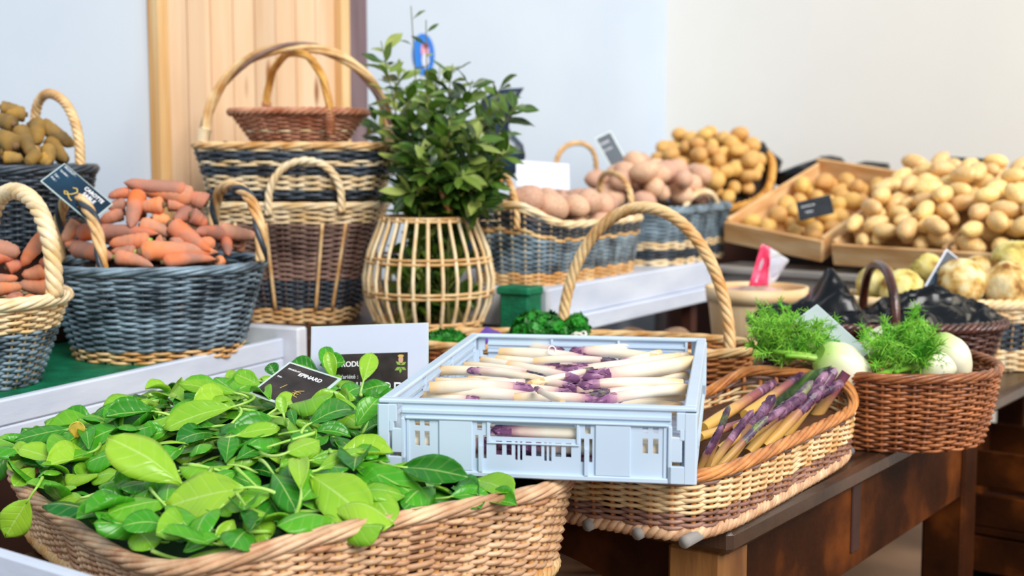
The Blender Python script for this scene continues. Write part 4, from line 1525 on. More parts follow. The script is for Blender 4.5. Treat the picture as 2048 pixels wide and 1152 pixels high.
c1 = CRATES[0]
hc1 = lambda x, y: 0.008 + 0.010 * (1 - y / c1.l)
potatoes(c1, hc1, 50, 0.034, 0.028, 'potato_gold', 65, 'potato', 'golden potatoes in the crate with the slate', 'in the crate with the slate', 'golden potato', 5, inside=crate_inside(c1, 0.046), maxlift=0.055)
for ci in (1, 2):
    cc = CRATES[ci]
    hc = lambda x, y, cc=cc, ci=ci: 0.012 + 0.085 * max(0.0, math.sin(math.pi * min(1, max(0, y / cc.l * 0.9 + 0.05)))) * 0.68 * (0.55 + 0.45 * (1 if ci == 2 else min(1, x / cc.w * 1.3)))
    mb = MB()
    G = np.array([[(0.014 + (cc.w - 0.028) * i / 10, 0.014 + (cc.l - 0.028) * j / 14, max(0.0065, hc(0.014 + (cc.w - 0.028) * i / 10, 0.014 + (cc.l - 0.028) * j / 14) - 0.012)) for j in range(15)] for i in range(11)])
    mb.grid(G).build('lining', 'liner_tan', cc.root)
    potatoes(cc, hc, 125, 0.040, 0.025, 'potato_yellow', 85 + ci * 20, 'potato', 'yellow potatoes in the %s overflowing crate' % ('middle' if ci == 1 else 'far right'),
             'in the %s overflowing crate' % ('middle' if ci == 1 else 'far right'), 'long yellow potato', 7, inside=crate_inside(cc, 0.034), maxlift=0.09)

# ------------------------------------------------------------------ folding crate of white asparagus
CE1, CE2 = np.array([0.9871, -0.160, 0]), np.array([0.160, 0.9871, 0])
CO = np.array([-0.168, 1.670, 0])
CW, CD, CHt = 0.396, 0.620, 0.095
CZ0 = Z(-0.405)
fc = frame_empty('folding_crate', 'pale blue plastic folding crate full of white asparagus, resting on two baskets', 'crate', (CO[0], CO[1], CZ0), CE1, CE2)


def holed(mb, o, ex, ez, en, w, h, t, holes, z0=0.0, x0=0.0):
    """A plate w x h, thickness t along en, with rectangular holes (xa, xb, za, zb)."""
    xs = sorted({x0, x0 + w, *[v for q_ in holes for v in q_[:2]]})
    zs = sorted({z0, z0 + h, *[v for q_ in holes for v in q_[2:4]]})
    o, ex, ez, en = (np.asarray(v, float) for v in (o, ex, ez, en))
    inh = lambda x, z: any(a < x < b and c < z < d for a, b, c, d in holes)
    P = lambda x, z, d: o + ex * x + ez * z + en * d
    cells = {(i, j): not inh((xs[i] + xs[i + 1]) / 2, (zs[j] + zs[j + 1]) / 2) for i in range(len(xs) - 1) for j in range(len(zs) - 1)}
    idx, V, Fc = {}, [], []

    def vid(i, j, d):
        if (i, j, d) not in idx:
            idx[(i, j, d)] = len(V)
            V.append(P(xs[i], zs[j], t * d))
        return idx[(i, j, d)]
    for (i, j), full in cells.items():
        if not full:
            continue
        Fc.append((vid(i, j, 0), vid(i + 1, j, 0), vid(i + 1, j + 1, 0), vid(i, j + 1, 0)))
        Fc.append((vid(i, j, 1), vid(i, j + 1, 1), vid(i + 1, j + 1, 1), vid(i + 1, j, 1)))
        for (di, dj, a, b) in ((-1, 0, (i, j), (i, j + 1)), (1, 0, (i + 1, j), (i + 1, j + 1)), (0, -1, (i, j), (i + 1, j)), (0, 1, (i, j + 1), (i + 1, j + 1))):
            if not cells.get((i + di, j + dj), False):
                Fc.append((vid(*a, 0), vid(*b, 0), vid(*b, 1), vid(*a, 1)))
    mb.add(V, Fc)
    mb.fixn = True


def crate_side(name, o, ex, en, w, front, lip=None):
    """One wall: o outer bottom left corner, en points inwards."""
    mb = MB()
    ez = np.array([0, 0, 1.0])
    o, ex, en = (np.asarray(q_, float) for q_ in (o, ex, en))
    top = CHt
    pz = 0.071                       # underside of the rim band
    c = w / 2
    holes = []
    hand = (0.358 * w, 0.631 * w, 0.0445, 0.0690)
    if front:
        fr = lambda a, b, za, zb: holes.append((a * w, b * w, za, zb))
        holes.append(hand)
        fr(0.317, 0.333, 0.052, 0.0690)
        fr(0.658, 0.675, 0.052, 0.0690)
        for a_, b_ in ((0.377, 0.397), (0.410, 0.427), (0.471, 0.490), (0.504, 0.521), (0.565, 0.584), (0.598, 0.615)):
            fr(a_, b_, 0.0215, 0.0395)
        for a_, b_ in ((0.438, 0.446), (0.453, 0.461), (0.530, 0.538), (0.545, 0.553)):
            fr(a_, b_, 0.016, 0.0395)
        for a_, b_ in ((0.311, 0.321), (0.337, 0.347), (0.645, 0.655), (0.671, 0.681)):
            fr(a_, b_, 0.0165, 0.0460)
        for a_, b_ in ((0.116, 0.133), (0.147, 0.164), (0.836, 0.853), (0.868, 0.885)):
            fr(a_, b_, 0.0555, 0.0695)
            fr(a_, b_, 0.0300, 0.0490)
    else:
        for xx in np.arange(0.08, w - 0.06, 0.03):
            holes += [(xx - 0.005, xx + 0.005, 0.018, 0.058)]
    holed(mb, o + ez * 0.006 + en * 0.004, ex, ez, en, w - 0.06, pz - 0.006, 0.003, [tuple(v) for v in holes], x0=0.03)
    # rim band with two grooves
    g0_ = 0.0156 if front is False else 0.0
    mb.xbox(o, ex, en, ez, (g0_, 0.0, top - 0.006), (w - g0_, 0.0155, top), 0.0018)
    mb.xbox(o, ex, en, ez, (0.03, 0.003, top - 0.014), (w - 0.03, 0.006, top - 0.006))
    mb.xbox(o, ex, en, ez, (0.03, 0.0, top - 0.0175), (w - 0.03, 0.006, top - 0.0125), 0.0008)
    mb.xbox(o, ex, en, ez, (0.03, 0.0035, top - 0.0215), (w - 0.03, 0.006, top - 0.0175))
    mb.xbox(o, ex, en, ez, (0.034, -0.0005, pz - 0.001), (w - 0.034, 0.006, top - 0.0215), 0.0012)
    # inner grooves
    nseg = 3
    for i in range(nseg):
        xa = 0.03 + (w - 0.06) * i / nseg
        mb.xbox(o, ex, en, ez, (xa, 0.0085, top - 0.028), (xa + 0.004, 0.0135, top - 0.006))
    mb.xbox(o, ex, en, ez, (0.03, 0.0085, top - 0.018), (w - 0.03, 0.0125, top - 0.0145))
    mb.xbox(o, ex, en, ez, (0.03, 0.0085, top - 0.030), (w - 0.03, 0.0125, top - 0.0265))
    mb.xbox(o, ex, en, ez, (0.03, 0.006, pz), (w - 0.03, 0.0085, top - 0.006))
    # bottom band
    mb.xbox(o, ex, en, ez, (g0_, 0.0, -0.0005), (w - g0_, 0.012, 0.0065), 0.0015)
    if front:
        for xa_, xb_ in ((0.195, 0.303), (0.69, 0.80)):       # raised panels beside the holes
            mb.xbox(o, ex, en, ez, (xa_ * w, 0.0012, 0.0065), (xb_ * w, 0.0042, pz - 0.001), 0.001)
        mb.xbox(o, ex, en, ez, (0.09 * w, 0.0022, 0.0065), (0.10 * w, 0.0042, pz - 0.001), 0.0006)
        mb.xbox(o, ex, en, ez, (0.90 * w, 0.0022, 0.0065), (0.91 * w, 0.0042, pz - 0.001), 0.0006)
        for (xa, xb, za, zb) in [hand]:
            for q_ in ((xa - 0.004, xb + 0.004, zb, zb + 0.0025), (xa - 0.004, xb + 0.004, za - 0.0025, za), (xa - 0.004, xa, za, zb), (xb, xb + 0.004, za, zb)):
                mb.xbox(o, ex, en, ez, (q_[0], 0.0015, q_[2]), (q_[1], 0.0045, q_[3]), 0.0008)
            for (cx_, cz_, a0) in ((xa, zb, 0), (xb, zb, 1), (xa, za, 2), (xb, za, 3)):   # rounded corners of the hand hole
                sx_ = 1 if a0 % 2 == 0 else -1
                sz_ = -1 if a0 < 2 else 1
                pts = [(cx_, cz_)] + [(cx_ + sx_ * 0.006 * (1 - math.sin(q_)), cz_ + sz_ * 0.006 * (1 - math.cos(q_))) for q_ in np.linspace(0, math.pi / 2, 6)]
                V = [o + ex * p_[0] + ez * p_[1] + en * d_ for d_ in (0.0035, 0.0075) for p_ in pts]
                n_ = len(pts)
                mb.add(V, [tuple(range(n_)), tuple(range(2 * n_ - 1, n_ - 1, -1))] + [(i, n_ + i, n_ + (i + 1) % n_, (i + 1) % n_) for i in range(n_)])
        for xx in (0.329 * w, 0.663 * w):
            mb.xbox(o, ex, en, ez, (xx - 0.0026, -0.0008, 0.006), (xx + 0.0026, 0.004, 0.040), 0.0006)
    return mb.build(name, 'crate_blue', fc, smooth=False)


crate_side('front_wall', (0, 0, 0), (1, 0, 0), (0, 1, 0), CW, True)
crate_side('back_wall', (CW, CD, 0), (-1, 0, 0), (0, -1, 0), CW, None)
crate_side('side_wall', (0, CD, 0), (0, -1, 0), (1, 0, 0), CD, False)
crate_side('side_wall', (CW, 0, 0), (0, 1, 0), (-1, 0, 0), CD, False)
for (cx_, cy_, ex, ey) in ((0, 0, (1, 0, 0), (0, 1, 0)), (CW, 0, (0, 1, 0), (-1, 0, 0)), (CW, CD, (-1, 0, 0), (0, -1, 0)), (0, CD, (0, -1, 0), (1, 0, 0))):
    mb = MB()
    o = (cx_, cy_, 0)
    ez = (0, 0, 1)
    for (e1_, e2_) in ((ex, ey), (ey, ex)):
        mb.xbox(o, e1_, e2_, ez, (0.0, -0.0012, 0.0), (0.014, 0.006, CHt - 0.0065), 0.001)
        mb.xbox(o, e1_, e2_, ez, (0.0, -0.0006, 0.0), (0.034, 0.006, 0.022), 0.001)
        mb.xbox(o, e1_, e2_, ez, (0.0, -0.0006, 0.066), (0.024, 0.006, CHt - 0.0065), 0.001)
        mb.xbox(o, e1_, e2_, ez, (0.017, -0.0004, 0.027), (0.031, 0.006, 0.058), 0.001)
        mb.xbox(o, e1_, e2_, ez, (0.029, -0.0006, 0.0), (0.034, 0.006, 0.0712), 0.001)
        mb.xbox(o, e1_, e2_, ez, (0.014, -0.0008, 0.054), (0.020, 0.006, 0.068), 0.001)
    mb.build('corner_post', 'crate_blue', fc, smooth=False)
mb = MB()
mb.box((0.006, 0.006, 0.001), (CW - 0.006, CD - 0.006, 0.005))
mb.build('floor_panel', 'crate_blue', fc, smooth=False)

# asparagus in the crate: pixel of cut end, pixel of bud, radius in px, lift, tip colour (0 none seen, 1 violet, 2 greenish), label
SPZ = -0.336
SECOND = []
WS = [
    ((1026, 687), (1126, 706), 9, 0.004, 1, 'thick white spear with its cut end up against the back wall'),
    ((1001, 705), (1205, 722), 8, 0.002, 1, 'long white spear just in front of the back left one'),
    ((993, 717), (1120, 727), 6, 0.0, 1, 'thin white spear below the long back left one'),
    ((1067, 722), (1238, 724), 6, 0.004, 2, 'white spear with an olive and violet bud near the middle'),
    ((965, 721), (1090, 742), 7, -0.003, 1, 'white spear half hidden in the left stack'),
    ((1019, 731), (1160, 760), 9, 0.010, 1, 'broad white spear lying over the middle of the left stack'),
    ((932, 733), (1100, 758), 8, 0.002, 2, 'peach-coloured spear in the left stack'),
    ((1085, 764), (933, 741), 7, 0.012, 1, 'reversed spear with its violet bud pointing left'),
    ((881, 741), (1098, 758), 8, 0.008, 2, 'orange-tinted spear sticking up over the left wall, with an olive bud'),
    ((874, 763), (1000, 774), 7, 0.0, 1, 'white spear low at the left wall'),
    ((905, 763), (1020, 772), 6, 0.0, 1, 'thin spear beside the left wall'),
    ((861, 775), (1069, 780), 10, 0.008, 1, 'thickest white spear at front left with a banded violet bud'),
    ((883, 784), (1095, 800), 9, 0.000, 1, 'white spear along the front wall at the left'),
    ((846, 790), (960, 800), 7, -0.006, 1, 'cut end peeping up at the front left corner'),
    ((966, 765), (1072, 766), 7, 0.010, 2, 'spear with a mottled violet bud in the middle'),
    ((1125, 806), (1070, 776), 6, 0.020, 1, 'thin dark violet spear lying across the middle at the front'),
    ((1180, 701), (1291, 691), 7, 0.008, 1, 'spear whose round violet bud shows near the back wall'),
    ((1372, 697), (1236, 699), 9, 0.0, 1, 'thick white spear with its cut end in the back right corner'),
    ((1312, 718), (1138, 703), 9, 0.012, 1, 'thick white spear with a violet bud pointing left at the back'),
    ((1319, 706), (1236, 727), 6, 0.016, 0, 'short white end piece slanting near the back right'),
    ((1357, 714), (1120, 744), 8, 0.010, 1, 'long curved white spear with a violet bud in the right stack'),
    ((1378, 712), (1290, 724), 7, -0.002, 1, 'yellowish spear end at the right wall'),
    ((1381, 725), (1164, 756), 12, 0.016, 1, 'thickest curved spear in the right stack, spotted with brown'),
    ((1365, 769), (1157, 772), 9, 0.012, 1, 'straight spear with a dark violet bud in the right stack'),
    ((1362, 782), (1178, 791), 8, 0.002, 2, 'orange-tinted spear in front of the straight one'),
    ((1372, 778), (1190, 806), 9, 0.010, 1, 'bright white spear slanting down to the front wall at the right'),
    ((1372, 752), (1260, 757), 7, -0.002, 1, 'yellowish spear under the thickest curved one'),
    ((1010, 772), (1146, 787), 8, 0.006, 1, 'spear with a long reddish violet bud in the middle'),
    ((1045, 752), (1151, 776), 7, 0.010, 1, 'spear ending in a small violet bud at the centre'),
    ((1060, 768), (1193, 737), 6, 0.012, 2, 'greenish spear slanting up through the centre'),
    ((1030, 796), (1202, 802), 8, 0.004, 1, 'spear along the front wall with a violet tip pointing right'),
    ((1368, 793), (1230, 800), 7, -0.008, 1, 'orange-tinted spear low at the front right corner'),
    ((940, 752), (1060, 762), 7, -0.006, 1, 'spear buried under the orange-tinted one'),
    ((1350, 740), (1200, 747), 7, -0.010, 1, 'spear buried under the curved ones'),
]
rng = random.Random(5)
for (a, b, rp, lift, tp, what) in WS:
    wa, wb = atz(*a, SPZ + lift), atz(*b, SPZ + lift)
    r = rp * 1.22 * wa[1] / F
    vx = 1 if abs(b[0] - a[0]) > 150 else 0
    bd = (0, 0, 0.004 * vx) if 'curved' not in what else (0.0, -0.028, 0.004)
    s1 = spear(wa, wb, r, rng.randrange(999), bd, 'asparagus_tip' if tp < 2 else 'asparagus_tip_green', tip=tp > 0, tipfrac=0.21)
    tag(s1, what + ', in the blue crate', 'asparagus', 'white asparagus in the blue crate')
# second layer under the ones on top
for i in range(26):
    yy = 0.08 + (CD - 0.11) * (i // 2 + 0.5 + rng.uniform(-0.2, 0.2)) / 13
    side = i % 2
    xa, xb = (0.022 + rng.uniform(0, 0.02), 0.205 + rng.uniform(-0.02, 0.03)) if side == 0 else (CW - 0.022 - rng.uniform(0, 0.02), 0.20 + rng.uniform(-0.03, 0.02))
    zz = CHt - 0.028 - 0.018 + rng.uniform(-0.003, 0.003)
    wa = np.array([CO[0], CO[1], CZ0]) + CE1 * xa + CE2 * yy + up * zz
    wb = np.array([CO[0], CO[1], CZ0]) + CE1 * xb + CE2 * (yy + rng.uniform(-0.025, 0.025)) + up * zz
    s1 = spear(wa, wb, 0.0092, rng.randrange(999), (0, 0, 0.002), tipfrac=0.2)
    s1['group'] = 'white asparagus in the blue crate'
    SECOND.append(s1)
PILES.append((SECOND, 'in the lower layer of the crate', 'white spear', 5))
# the lower layers that show through the front holes
lay = 0
for row in range(3):
    for c_ in range(3):
        yy = 0.0205 + 0.021 * c_
        zz = 0.017 + 0.0195 * row
        for side in ((1,) if row == 2 else (0, 1)):
            r = 0.0094 + rng.uniform(-0.0006, 0.0006)
            xa, xb = (0.02, 0.195 + rng.uniform(-0.05, 0.012)) if side == 0 else (CW - 0.02, 0.214 + rng.uniform(-0.012, 0.05))
            if row == 2:
                xa, xb = CW - 0.10 - 0.03 * c_, 0.128 + 0.02 * c_
            elif row == 1 and c_ == 0:
                xa, xb = (0.02, 0.150) if side == 0 else (CW - 0.03, 0.158)
            wa = np.array([CO[0], CO[1], CZ0]) + CE1 * xa + CE2 * yy + up * zz
            wb = np.array([CO[0], CO[1], CZ0]) + CE1 * (xb if side == 0 else xb + 0.012) + CE2 * (yy + rng.uniform(-0.002, 0.002)) + up * zz
            s1 = spear(wa, wb, r, rng.randrange(999), (0, 0, 0), tipfrac=0.16)
            s1['group'] = 'asparagus seen through the crate front'
            tag(s1, 'white spear behind the crate front, %s layer, %s row, %s' % (('bottom', 'middle', 'upper')[row], ('first', 'second', 'third', 'fourth')[c_], ('left stack', 'right stack')[side]),
                'asparagus', 'asparagus seen through the crate front')
mb = MB()
G = np.array([[(0.012 + (CW - 0.024) * i / 10, 0.09 + (CD - 0.105) * j / 10, 0.036) for j in range(11)] for i in range(11)])
mb.grid(G).build('paper_liner', 'card_white', fc, solid=0.0015)
tie = MB()
pt_ = atz(1104, 701, SPZ + 0.014)
tie.tube([pt_ + np.array([0.006 * math.cos(a_), 0.002, 0.007 * math.sin(a_)]) for a_ in np.linspace(0, 2 * math.pi, 16, endpoint=False)], 0.0011, 5, True, ref=(0, 1, 0))
o = tie.build('rubber_ring', 'string', None, origin=tuple(pt_ - np.array([0, 0, 0.008])))
tag(o, 'small white rubber ring on the asparagus near the back wall', 'ring')

# ------------------------------------------------------------------ purple asparagus in the long basket
fx = np.array([math.cos(AR), math.sin(AR), 0])
fy = np.array([-math.sin(AR), math.cos(AR), 0])
ACn = np.array([asp.c[0], asp.c[1], 0])
asp.lining(lambda x, y: 0.030 + 0.03 * max(0, x) / 0.3, mat='liner_brown', t=0.5)


def inplane(px, py, off):
    return on_plane(px, py, ACn - fy * (asp.dims(0.9)[1] - off), fy)


PS = [
    ((1406, 857), (1553, 762), 12, -0.420, -0.392, 1, 0, 'long yellow spear turning purple, lying in the long basket'),
    ((1490, 830), (1609, 747), 11, -0.415, -0.380, 1, 0, 'purple spear behind the long yellow one'),
    ((1400, 874), (1482, 846), 9, -0.412, -0.410, 0, 0, 'yellow spear end next to the crate'),
    ((1474, 856), (1546, 822), 10, -0.408, -0.402, 0, 0, 'short thick yellow spear end lying in the middle'),
    ((1480, 820), (1572, 770), 9, -0.43, -0.41, 1, 0, 'shadowed spear under the long yellow one'),
    ((1500, 800), (1590, 735), 10, -0.44, -0.405, 1, 0, 'dark purple spear against the back side'),
]
for (a, b, rp, z1, z2, tp, u_, what) in PS:
    wa, wb = atz(*a, z1), atz(*b, z2)
    s1 = spear(wa, wb, rp * wa[1] / F, rng.randrange(999), stalk='asparagus_violet', tip=bool(tp), tipfrac=0.3, tipmat='asparagus_tip_violet')
    tag(s1, what, 'asparagus', 'purple asparagus in the long basket')
PU = [
    ((1462, 868), (1459, 810), 6.5, 0.016, 2, 'thin green and purple tip standing upright at the front rim'),
    ((1446, 876), (1446, 850), 7, 0.016, 1, 'short purple tip nearest the crate at the rim'),
    ((1498, 862), (1507, 819), 7.5, 0.020, 1, 'small purple tip standing second from the thin green one'),
    ((1538, 850), (1550, 789), 10, 0.022, 1, 'pale lilac tip standing at the middle of the rim'),
    ((1530, 852), (1536, 832), 7, 0.020, 2, 'tiny brown-green tip at the foot of the lilac one'),
    ((1574, 838), (1612, 788), 12, 0.024, 1, 'plump purple tip leaning on the rim'),
    ((1600, 825), (1626, 761), 9, 0.030, 2, 'dark purple tip standing beside the plastic card'),
    ((1630, 815), (1648, 770), 11, 0.024, 1, 'pinkish tip standing near the far end'),
    ((1645, 790), (1655, 743), 10, 0.036, 1, 'violet tip behind the pinkish one'),
    ((1655, 790), (1672, 736), 13, 0.030, 1, 'large pale purple tip at the far end'),
    ((1650, 800), (1687, 764), 10, 0.022, 1, 'purple tip leaning over the far corner of the rim'),
    ((1690, 775), (1693, 745), 10, 0.028, 0, 'brown cut end at the far corner'),
    ((1555, 838), (1572, 815), 8, 0.024, 1, 'small violet tip left of the plump one'),
]
for (a, b, rp, off, tp, what) in PU:
    wa, wb = inplane(*a, off), inplane(*b, off)
    d = (wb - wa) / np.linalg.norm(wb - wa)
    base = wb - (wb - wa) * 1.0
    base = base - d * 0.10 + fy * 0.05
    base[2] = max(base[2], asp.zb + 0.038)
    s1 = spear(base, wb, rp * 1.12 * wb[1] / F, rng.randrange(999), stalk='asparagus_violet', tip=bool(tp), tipfrac=0.45, tipmat='asparagus_tip_violet' if tp < 2 else 'asparagus_tip_green')
    tag(s1, what, 'asparagus', 'purple asparagus in the long basket')

# ------------------------------------------------------------------ spinach
SPU = np.array([math.cos(BR), math.sin(BR), 0])
SPW = np.array([-math.sin(BR), math.cos(BR), 0])
PX_TOP = [(0, 870), (60, 862), (200, 862), (360, 768), (480, 750), (600, 712), (700, 715), (770, 770), (830, 900)]


def spin_heap(x, y):
    """Height over the basket bottom; a mound that rises to the far side, low under the blue crate."""
    r = spin.rho(x, y)
    h = 0.120 + 0.055 * max(0, 1 - r ** 2.2) + 0.030 * max(0, (x * 0.35 + y * 0.95) / 0.3) * max(0, 1 - r ** 4)
    h -= 0.032 * max(0, -x / 0.28) ** 1.5
    w = spin.world((x, y, 0))
    rel = np.array([w[0] - CO[0], w[1] - CO[1]])
    a, b = rel @ CE1[:2], rel @ CE2[:2]
    e = max(-a, -b)                       # distance outside the crate's footprint
    return min(h, max(0.128, 0.128 + (e - 0.02) * 1.6)) if e < 0.06 else h


spin.lining(lambda x, y: spin_heap(x, y) - 0.022, 'liner_green', t=0.94, rmax=0.96)


OBOVATE = ([0, 0.08, 0.2, 0.35, 0.5, 0.63, 0.76, 0.87, 0.95, 1.0], [0.07, 0.22, 0.52, 0.80, 0.96, 1.0, 0.93, 0.72, 0.42, 0.06])
LANCE = ([0, 0.1, 0.25, 0.45, 0.6, 0.75, 0.9, 1.0], [0.06, 0.38, 0.80, 1.0, 0.96, 0.74, 0.34, 0.03])


def leaf_blade(mb, base, tip, width, nrm_, shade, cup=0.12, droop=0.0, curl=0.0, rng=random, shape=1.0):
    base, tip, nrm_ = (np.asarray(v, float) for v in (base, tip, nrm_))
    d = tip - base
    L = np.linalg.norm(d)
    d /= L
    side = np.cross(d, nrm_)
    side /= np.linalg.norm(side) + 1e-9
    nn = np.cross(side, d)
    nu, nv = 9, 11
    G = np.zeros((nv, nu, 3))
    U = np.zeros((nv, nu))
    T = np.zeros((nv, nu))
    sd_ = rng.uniform(0, 99)
    for i in range(nv):
        t = i / (nv - 1)
        w = width * 0.5 * float(np.interp(t, *(OBOVATE if shape == 1.0 else LANCE)))
        c = base + d * L * t - np.array([0, 0, 1.0]) * droop * L * t * t + nn * curl * L * math.sin(math.pi * t)
        for j in range(nu):
            u = j / (nu - 1) * 2 - 1
            wav = 0.085 * width * mnoise.noise(Vector((u * 1.6 + sd_, t * 3.2, sd_ * 0.7))) * (0.3 + abs(u))
            G[i, j] = c + side * w * u + nn * (cup * w * u * u * 1.6 + wav)
            U[i, j], T[i, j] = u, t
    mb.grid(G, u=U, t=T, shade=np.full((nv, nu), shade))
    return mb


def make_leaf(base, tip, width, nrm_, shade, stem_end=None, rng=random, blade='spinach_leaf', stalkmat='spinach_stalk', name='spinach_leaf', cup=0.12, droop=0.0, curl=0.0, sr=0.0024, shape=1.0):
    root = empty(name, tuple(base))
    mb = leaf_blade(MB(), base, tip, width, nrm_, shade, cup, droop, curl, rng, shape)
    mb.build('blade', blade, root, origin=tuple(base), solid=0.0006)
    if stem_end is not None:
        b, e = np.asarray(base, float), np.asarray(stem_end, float)
        tp = np.asarray(tip, float)
        dd = (tp - b) / np.linalg.norm(tp - b)
        ln = np.linalg.norm(e - b)
        pts = []
        for t in np.linspace(0, 1, 9):
            p1_ = b - dd * ln * 0.5
            pts.append((1 - t) ** 2 * b + 2 * t * (1 - t) * p1_ + t * t * e)
        pts = [b + (tp - b) * 0.12] + pts
        MB().tube(pts, np.linspace(sr * 0.55, sr * 1.15, 10), 7, ref=(0.2, 0.3, 0.9)).build('stalk', stalkmat, root, origin=tuple(base))
    return root


def sp_hit(px, py, lift):
    return spin.hit(px, py, spin_heap, lift)


def toward_cam(p):
    v = CAM - np.asarray(p)
    return v / np.linalg.norm(v)


rng = random.Random(21)
# base px, tip px, width px, shade, lift base, lift tip, stalk end px or None, facing (0 up .. 1 to camera), what
SL = [
    ((363, 967), (214, 866), 100, 0.98, 0.030, 0.055, (424, 936), 0.55, 'largest pale green spinach leaf, round-tipped, front left of the heap'),
    ((487, 976), (330, 1006), 112, 1.0, 0.030, 0.022, (562, 992), 0.6, 'pale spinach leaf showing its underside above the front rim'),
    ((465, 814), (328, 852), 62, 0.85, 0.030, 0.026, (470, 770), 0.5, 'broad light green leaf on the back slope'),
    ((480, 788), (356, 760), 30, 0.78, 0.030, 0.030, (500, 800), 0.9, 'folded yellowish leaf seen edge-on along the top of the heap'),
    ((470, 812), (402, 800), 44, 0.82, 0.028, 0.028, (462, 850), 0.5, 'small light leaf next to the folded one'),
    ((140, 858), (28, 876), 44, 0.25, 0.030, 0.026, (170, 880), 0.6, 'long dark leaf at the far left back'),
    ((178, 898), (172, 850), 34, 0.3, 0.024, 0.036, None, 0.8, 'round dark leaf beside the yellow one'),
    ((72, 905), (12, 917), 62, 0.92, 0.030, 0.032, (84, 930), 0.7, 'round light leaf at the left edge'),
    ((70, 935), (28, 968), 40, 0.8, 0.024, 0.022, None, 0.6, 'yellow-green leaf under the round one at the left'),
    ((58, 998), (10, 1070), 66, 0.9, 0.030, 0.012, (80, 960), 0.85, 'light leaf hanging over the rim at the far left'),
    ((20, 905), (-30, 950), 60, 0.3, 0.016, 0.016, None, 0.6, 'dark leaf cut off by the left edge'),
    ((180, 905), (98, 930), 40, 0.55, 0.024, 0.020, (200, 885), 0.5, 'mid green leaf in the left part'),
    ((410, 786), (348, 812), 48, 0.12, 0.020, 0.014, None, 0.6, 'dark bluish leaf on the back slope'),
    ((452, 925), (462, 860), 48, 0.2, 0.018, 0.034, None, 0.6, 'pointed dark leaf in the middle of the heap'),
    ((335, 862), (285, 880), 52, 0.5, 0.014, 0.014, None, 0.5, 'olive leaf in a hollow behind the largest leaf'),
    ((470, 920), (545, 884), 46, 0.22, 0.016, 0.020, None, 0.5, 'dark leaf right of the pointed one'),
    ((165, 995), (108, 1003), 40, 0.85, 0.024, 0.018, (200, 985), 0.6, 'light leaf low at the front left'),
    ((300, 975), (262, 1045), 58, 0.5, 0.022, 0.014, (310, 950), 0.7, 'mid green leaf hanging to the front rim'),
    ((232, 985), (190, 1050), 60, 0.6, 0.024, 0.010, (250, 960), 0.75, 'mid green leaf resting on the front rim at the left'),
    ((330, 1010), (405, 1085), 46, 0.55, 0.026, 0.012, (300, 975), 0.75, 'long mid green leaf sloping down to the corner of the rim'),
    ((575, 905), (638, 876), 62, 0.88, 0.036, 0.036, (520, 905), 0.55, 'round yellowish leaf right of the middle'),
    ((602, 980), (596, 910), 42, 0.95, 0.040, 0.046, (575, 1060), 0.8, 'upright pale leaf on a long curved stalk near the front'),
    ((620, 950), (740, 1036), 100, 0.92, 0.034, 0.018, (600, 920), 0.75, 'very large bright leaf lying over the front rim at the right'),
    ((700, 925), (858, 1000), 56, 0.5, 0.034, 0.022, (660, 900), 0.6, 'long glossy leaf pointing right over the rim'),
    ((725, 962), (786, 1038), 62, 0.9, 0.030, 0.016, None, 0.75, 'light leaf behind the very large one at the rim'),
    ((800, 934), (936, 946), 58, 0.15, 0.042, 0.060, (760, 925), 0.75, 'matt dark leaf lying against the front of the blue crate'),
    ((640, 938), (730, 893), 54, 0.8, 0.034, 0.032, (600, 920), 0.55, 'light yellowish leaf left of the crate'),
    ((618, 848), (708, 812), 54, 0.18, 0.030, 0.034, (600, 880), 0.6, 'broad dark leaf under the spinach card'),
    ((712, 852), (757, 793), 46, 0.55, 0.026, 0.030, None, 0.6, 'olive leaf against the left wall of the crate'),
    ((656, 748), (651, 690), 30, 0.5, 0.030, 0.070, None, 0.95, 'upright olive leaf at the top of the heap'),
    ((668, 760), (655, 700), 26, 0.85, 0.030, 0.060, None, 0.9, 'narrow light leaf beside the upright olive one'),
    ((727, 762), (744, 702), 38, 0.9, 0.036, 0.080, (722, 790), 0.95, 'upright light leaf in front of the white sign'),
    ((636, 742), (582, 722), 38, 0.22, 0.030, 0.034, None, 0.6, 'dark leaf behind the spinach card'),
    ((552, 752), (538, 726), 28, 0.1, 0.026, 0.036, None, 0.8, 'small bluish dark leaf left of the spinach card'),
    ((568, 832), (560, 788), 24, 0.85, 0.050, 0.075, (572, 850), 0.95, 'small light leaf in front of the spinach card'),
    ((590, 850), (580, 814), 20, 0.15, 0.050, 0.062, None, 0.9, 'tiny bluish leaf at the foot of the spinach card'),
    ((490, 1010), (535, 1076), 62, 0.88, 0.026, 0.010, (470, 985), 0.8, 'light leaf hanging to the rim near the corner'),
    ((468, 1040), (440, 1090), 40, 0.92, 0.022, 0.008, None, 0.8, 'pale leaf at the very corner of the front rim'),
    ((545, 945), (594, 1018), 58, 0.25, 0.026, 0.020, (520, 920), 0.75, 'dark green leaf left of the very large one'),
    ((520, 770), (470, 745), 36, 0.75, 0.026, 0.034, None, 0.7, 'yellow-green leaf on the crest left of the card'),
    ((640, 895), (560, 930), 40, 0.7, 0.024, 0.022, None, 0.5, 'leaf in the middle of the right part'),
    ((470, 872), (560, 852), 40, 0.85, 0.032, 0.034, (585, 850), 0.5, 'light leaf with a pale midrib below the card'),
    ((640, 730), (690, 722), 40, 0.35, 0.02, 0.03, None, 0.6, 'dark leaf in front of the white sign'),
    ((780, 770), (720, 780), 44, 0.3, 0.03, 0.03, None, 0.6, 'dark leaf below the lettering of the white sign'),
]
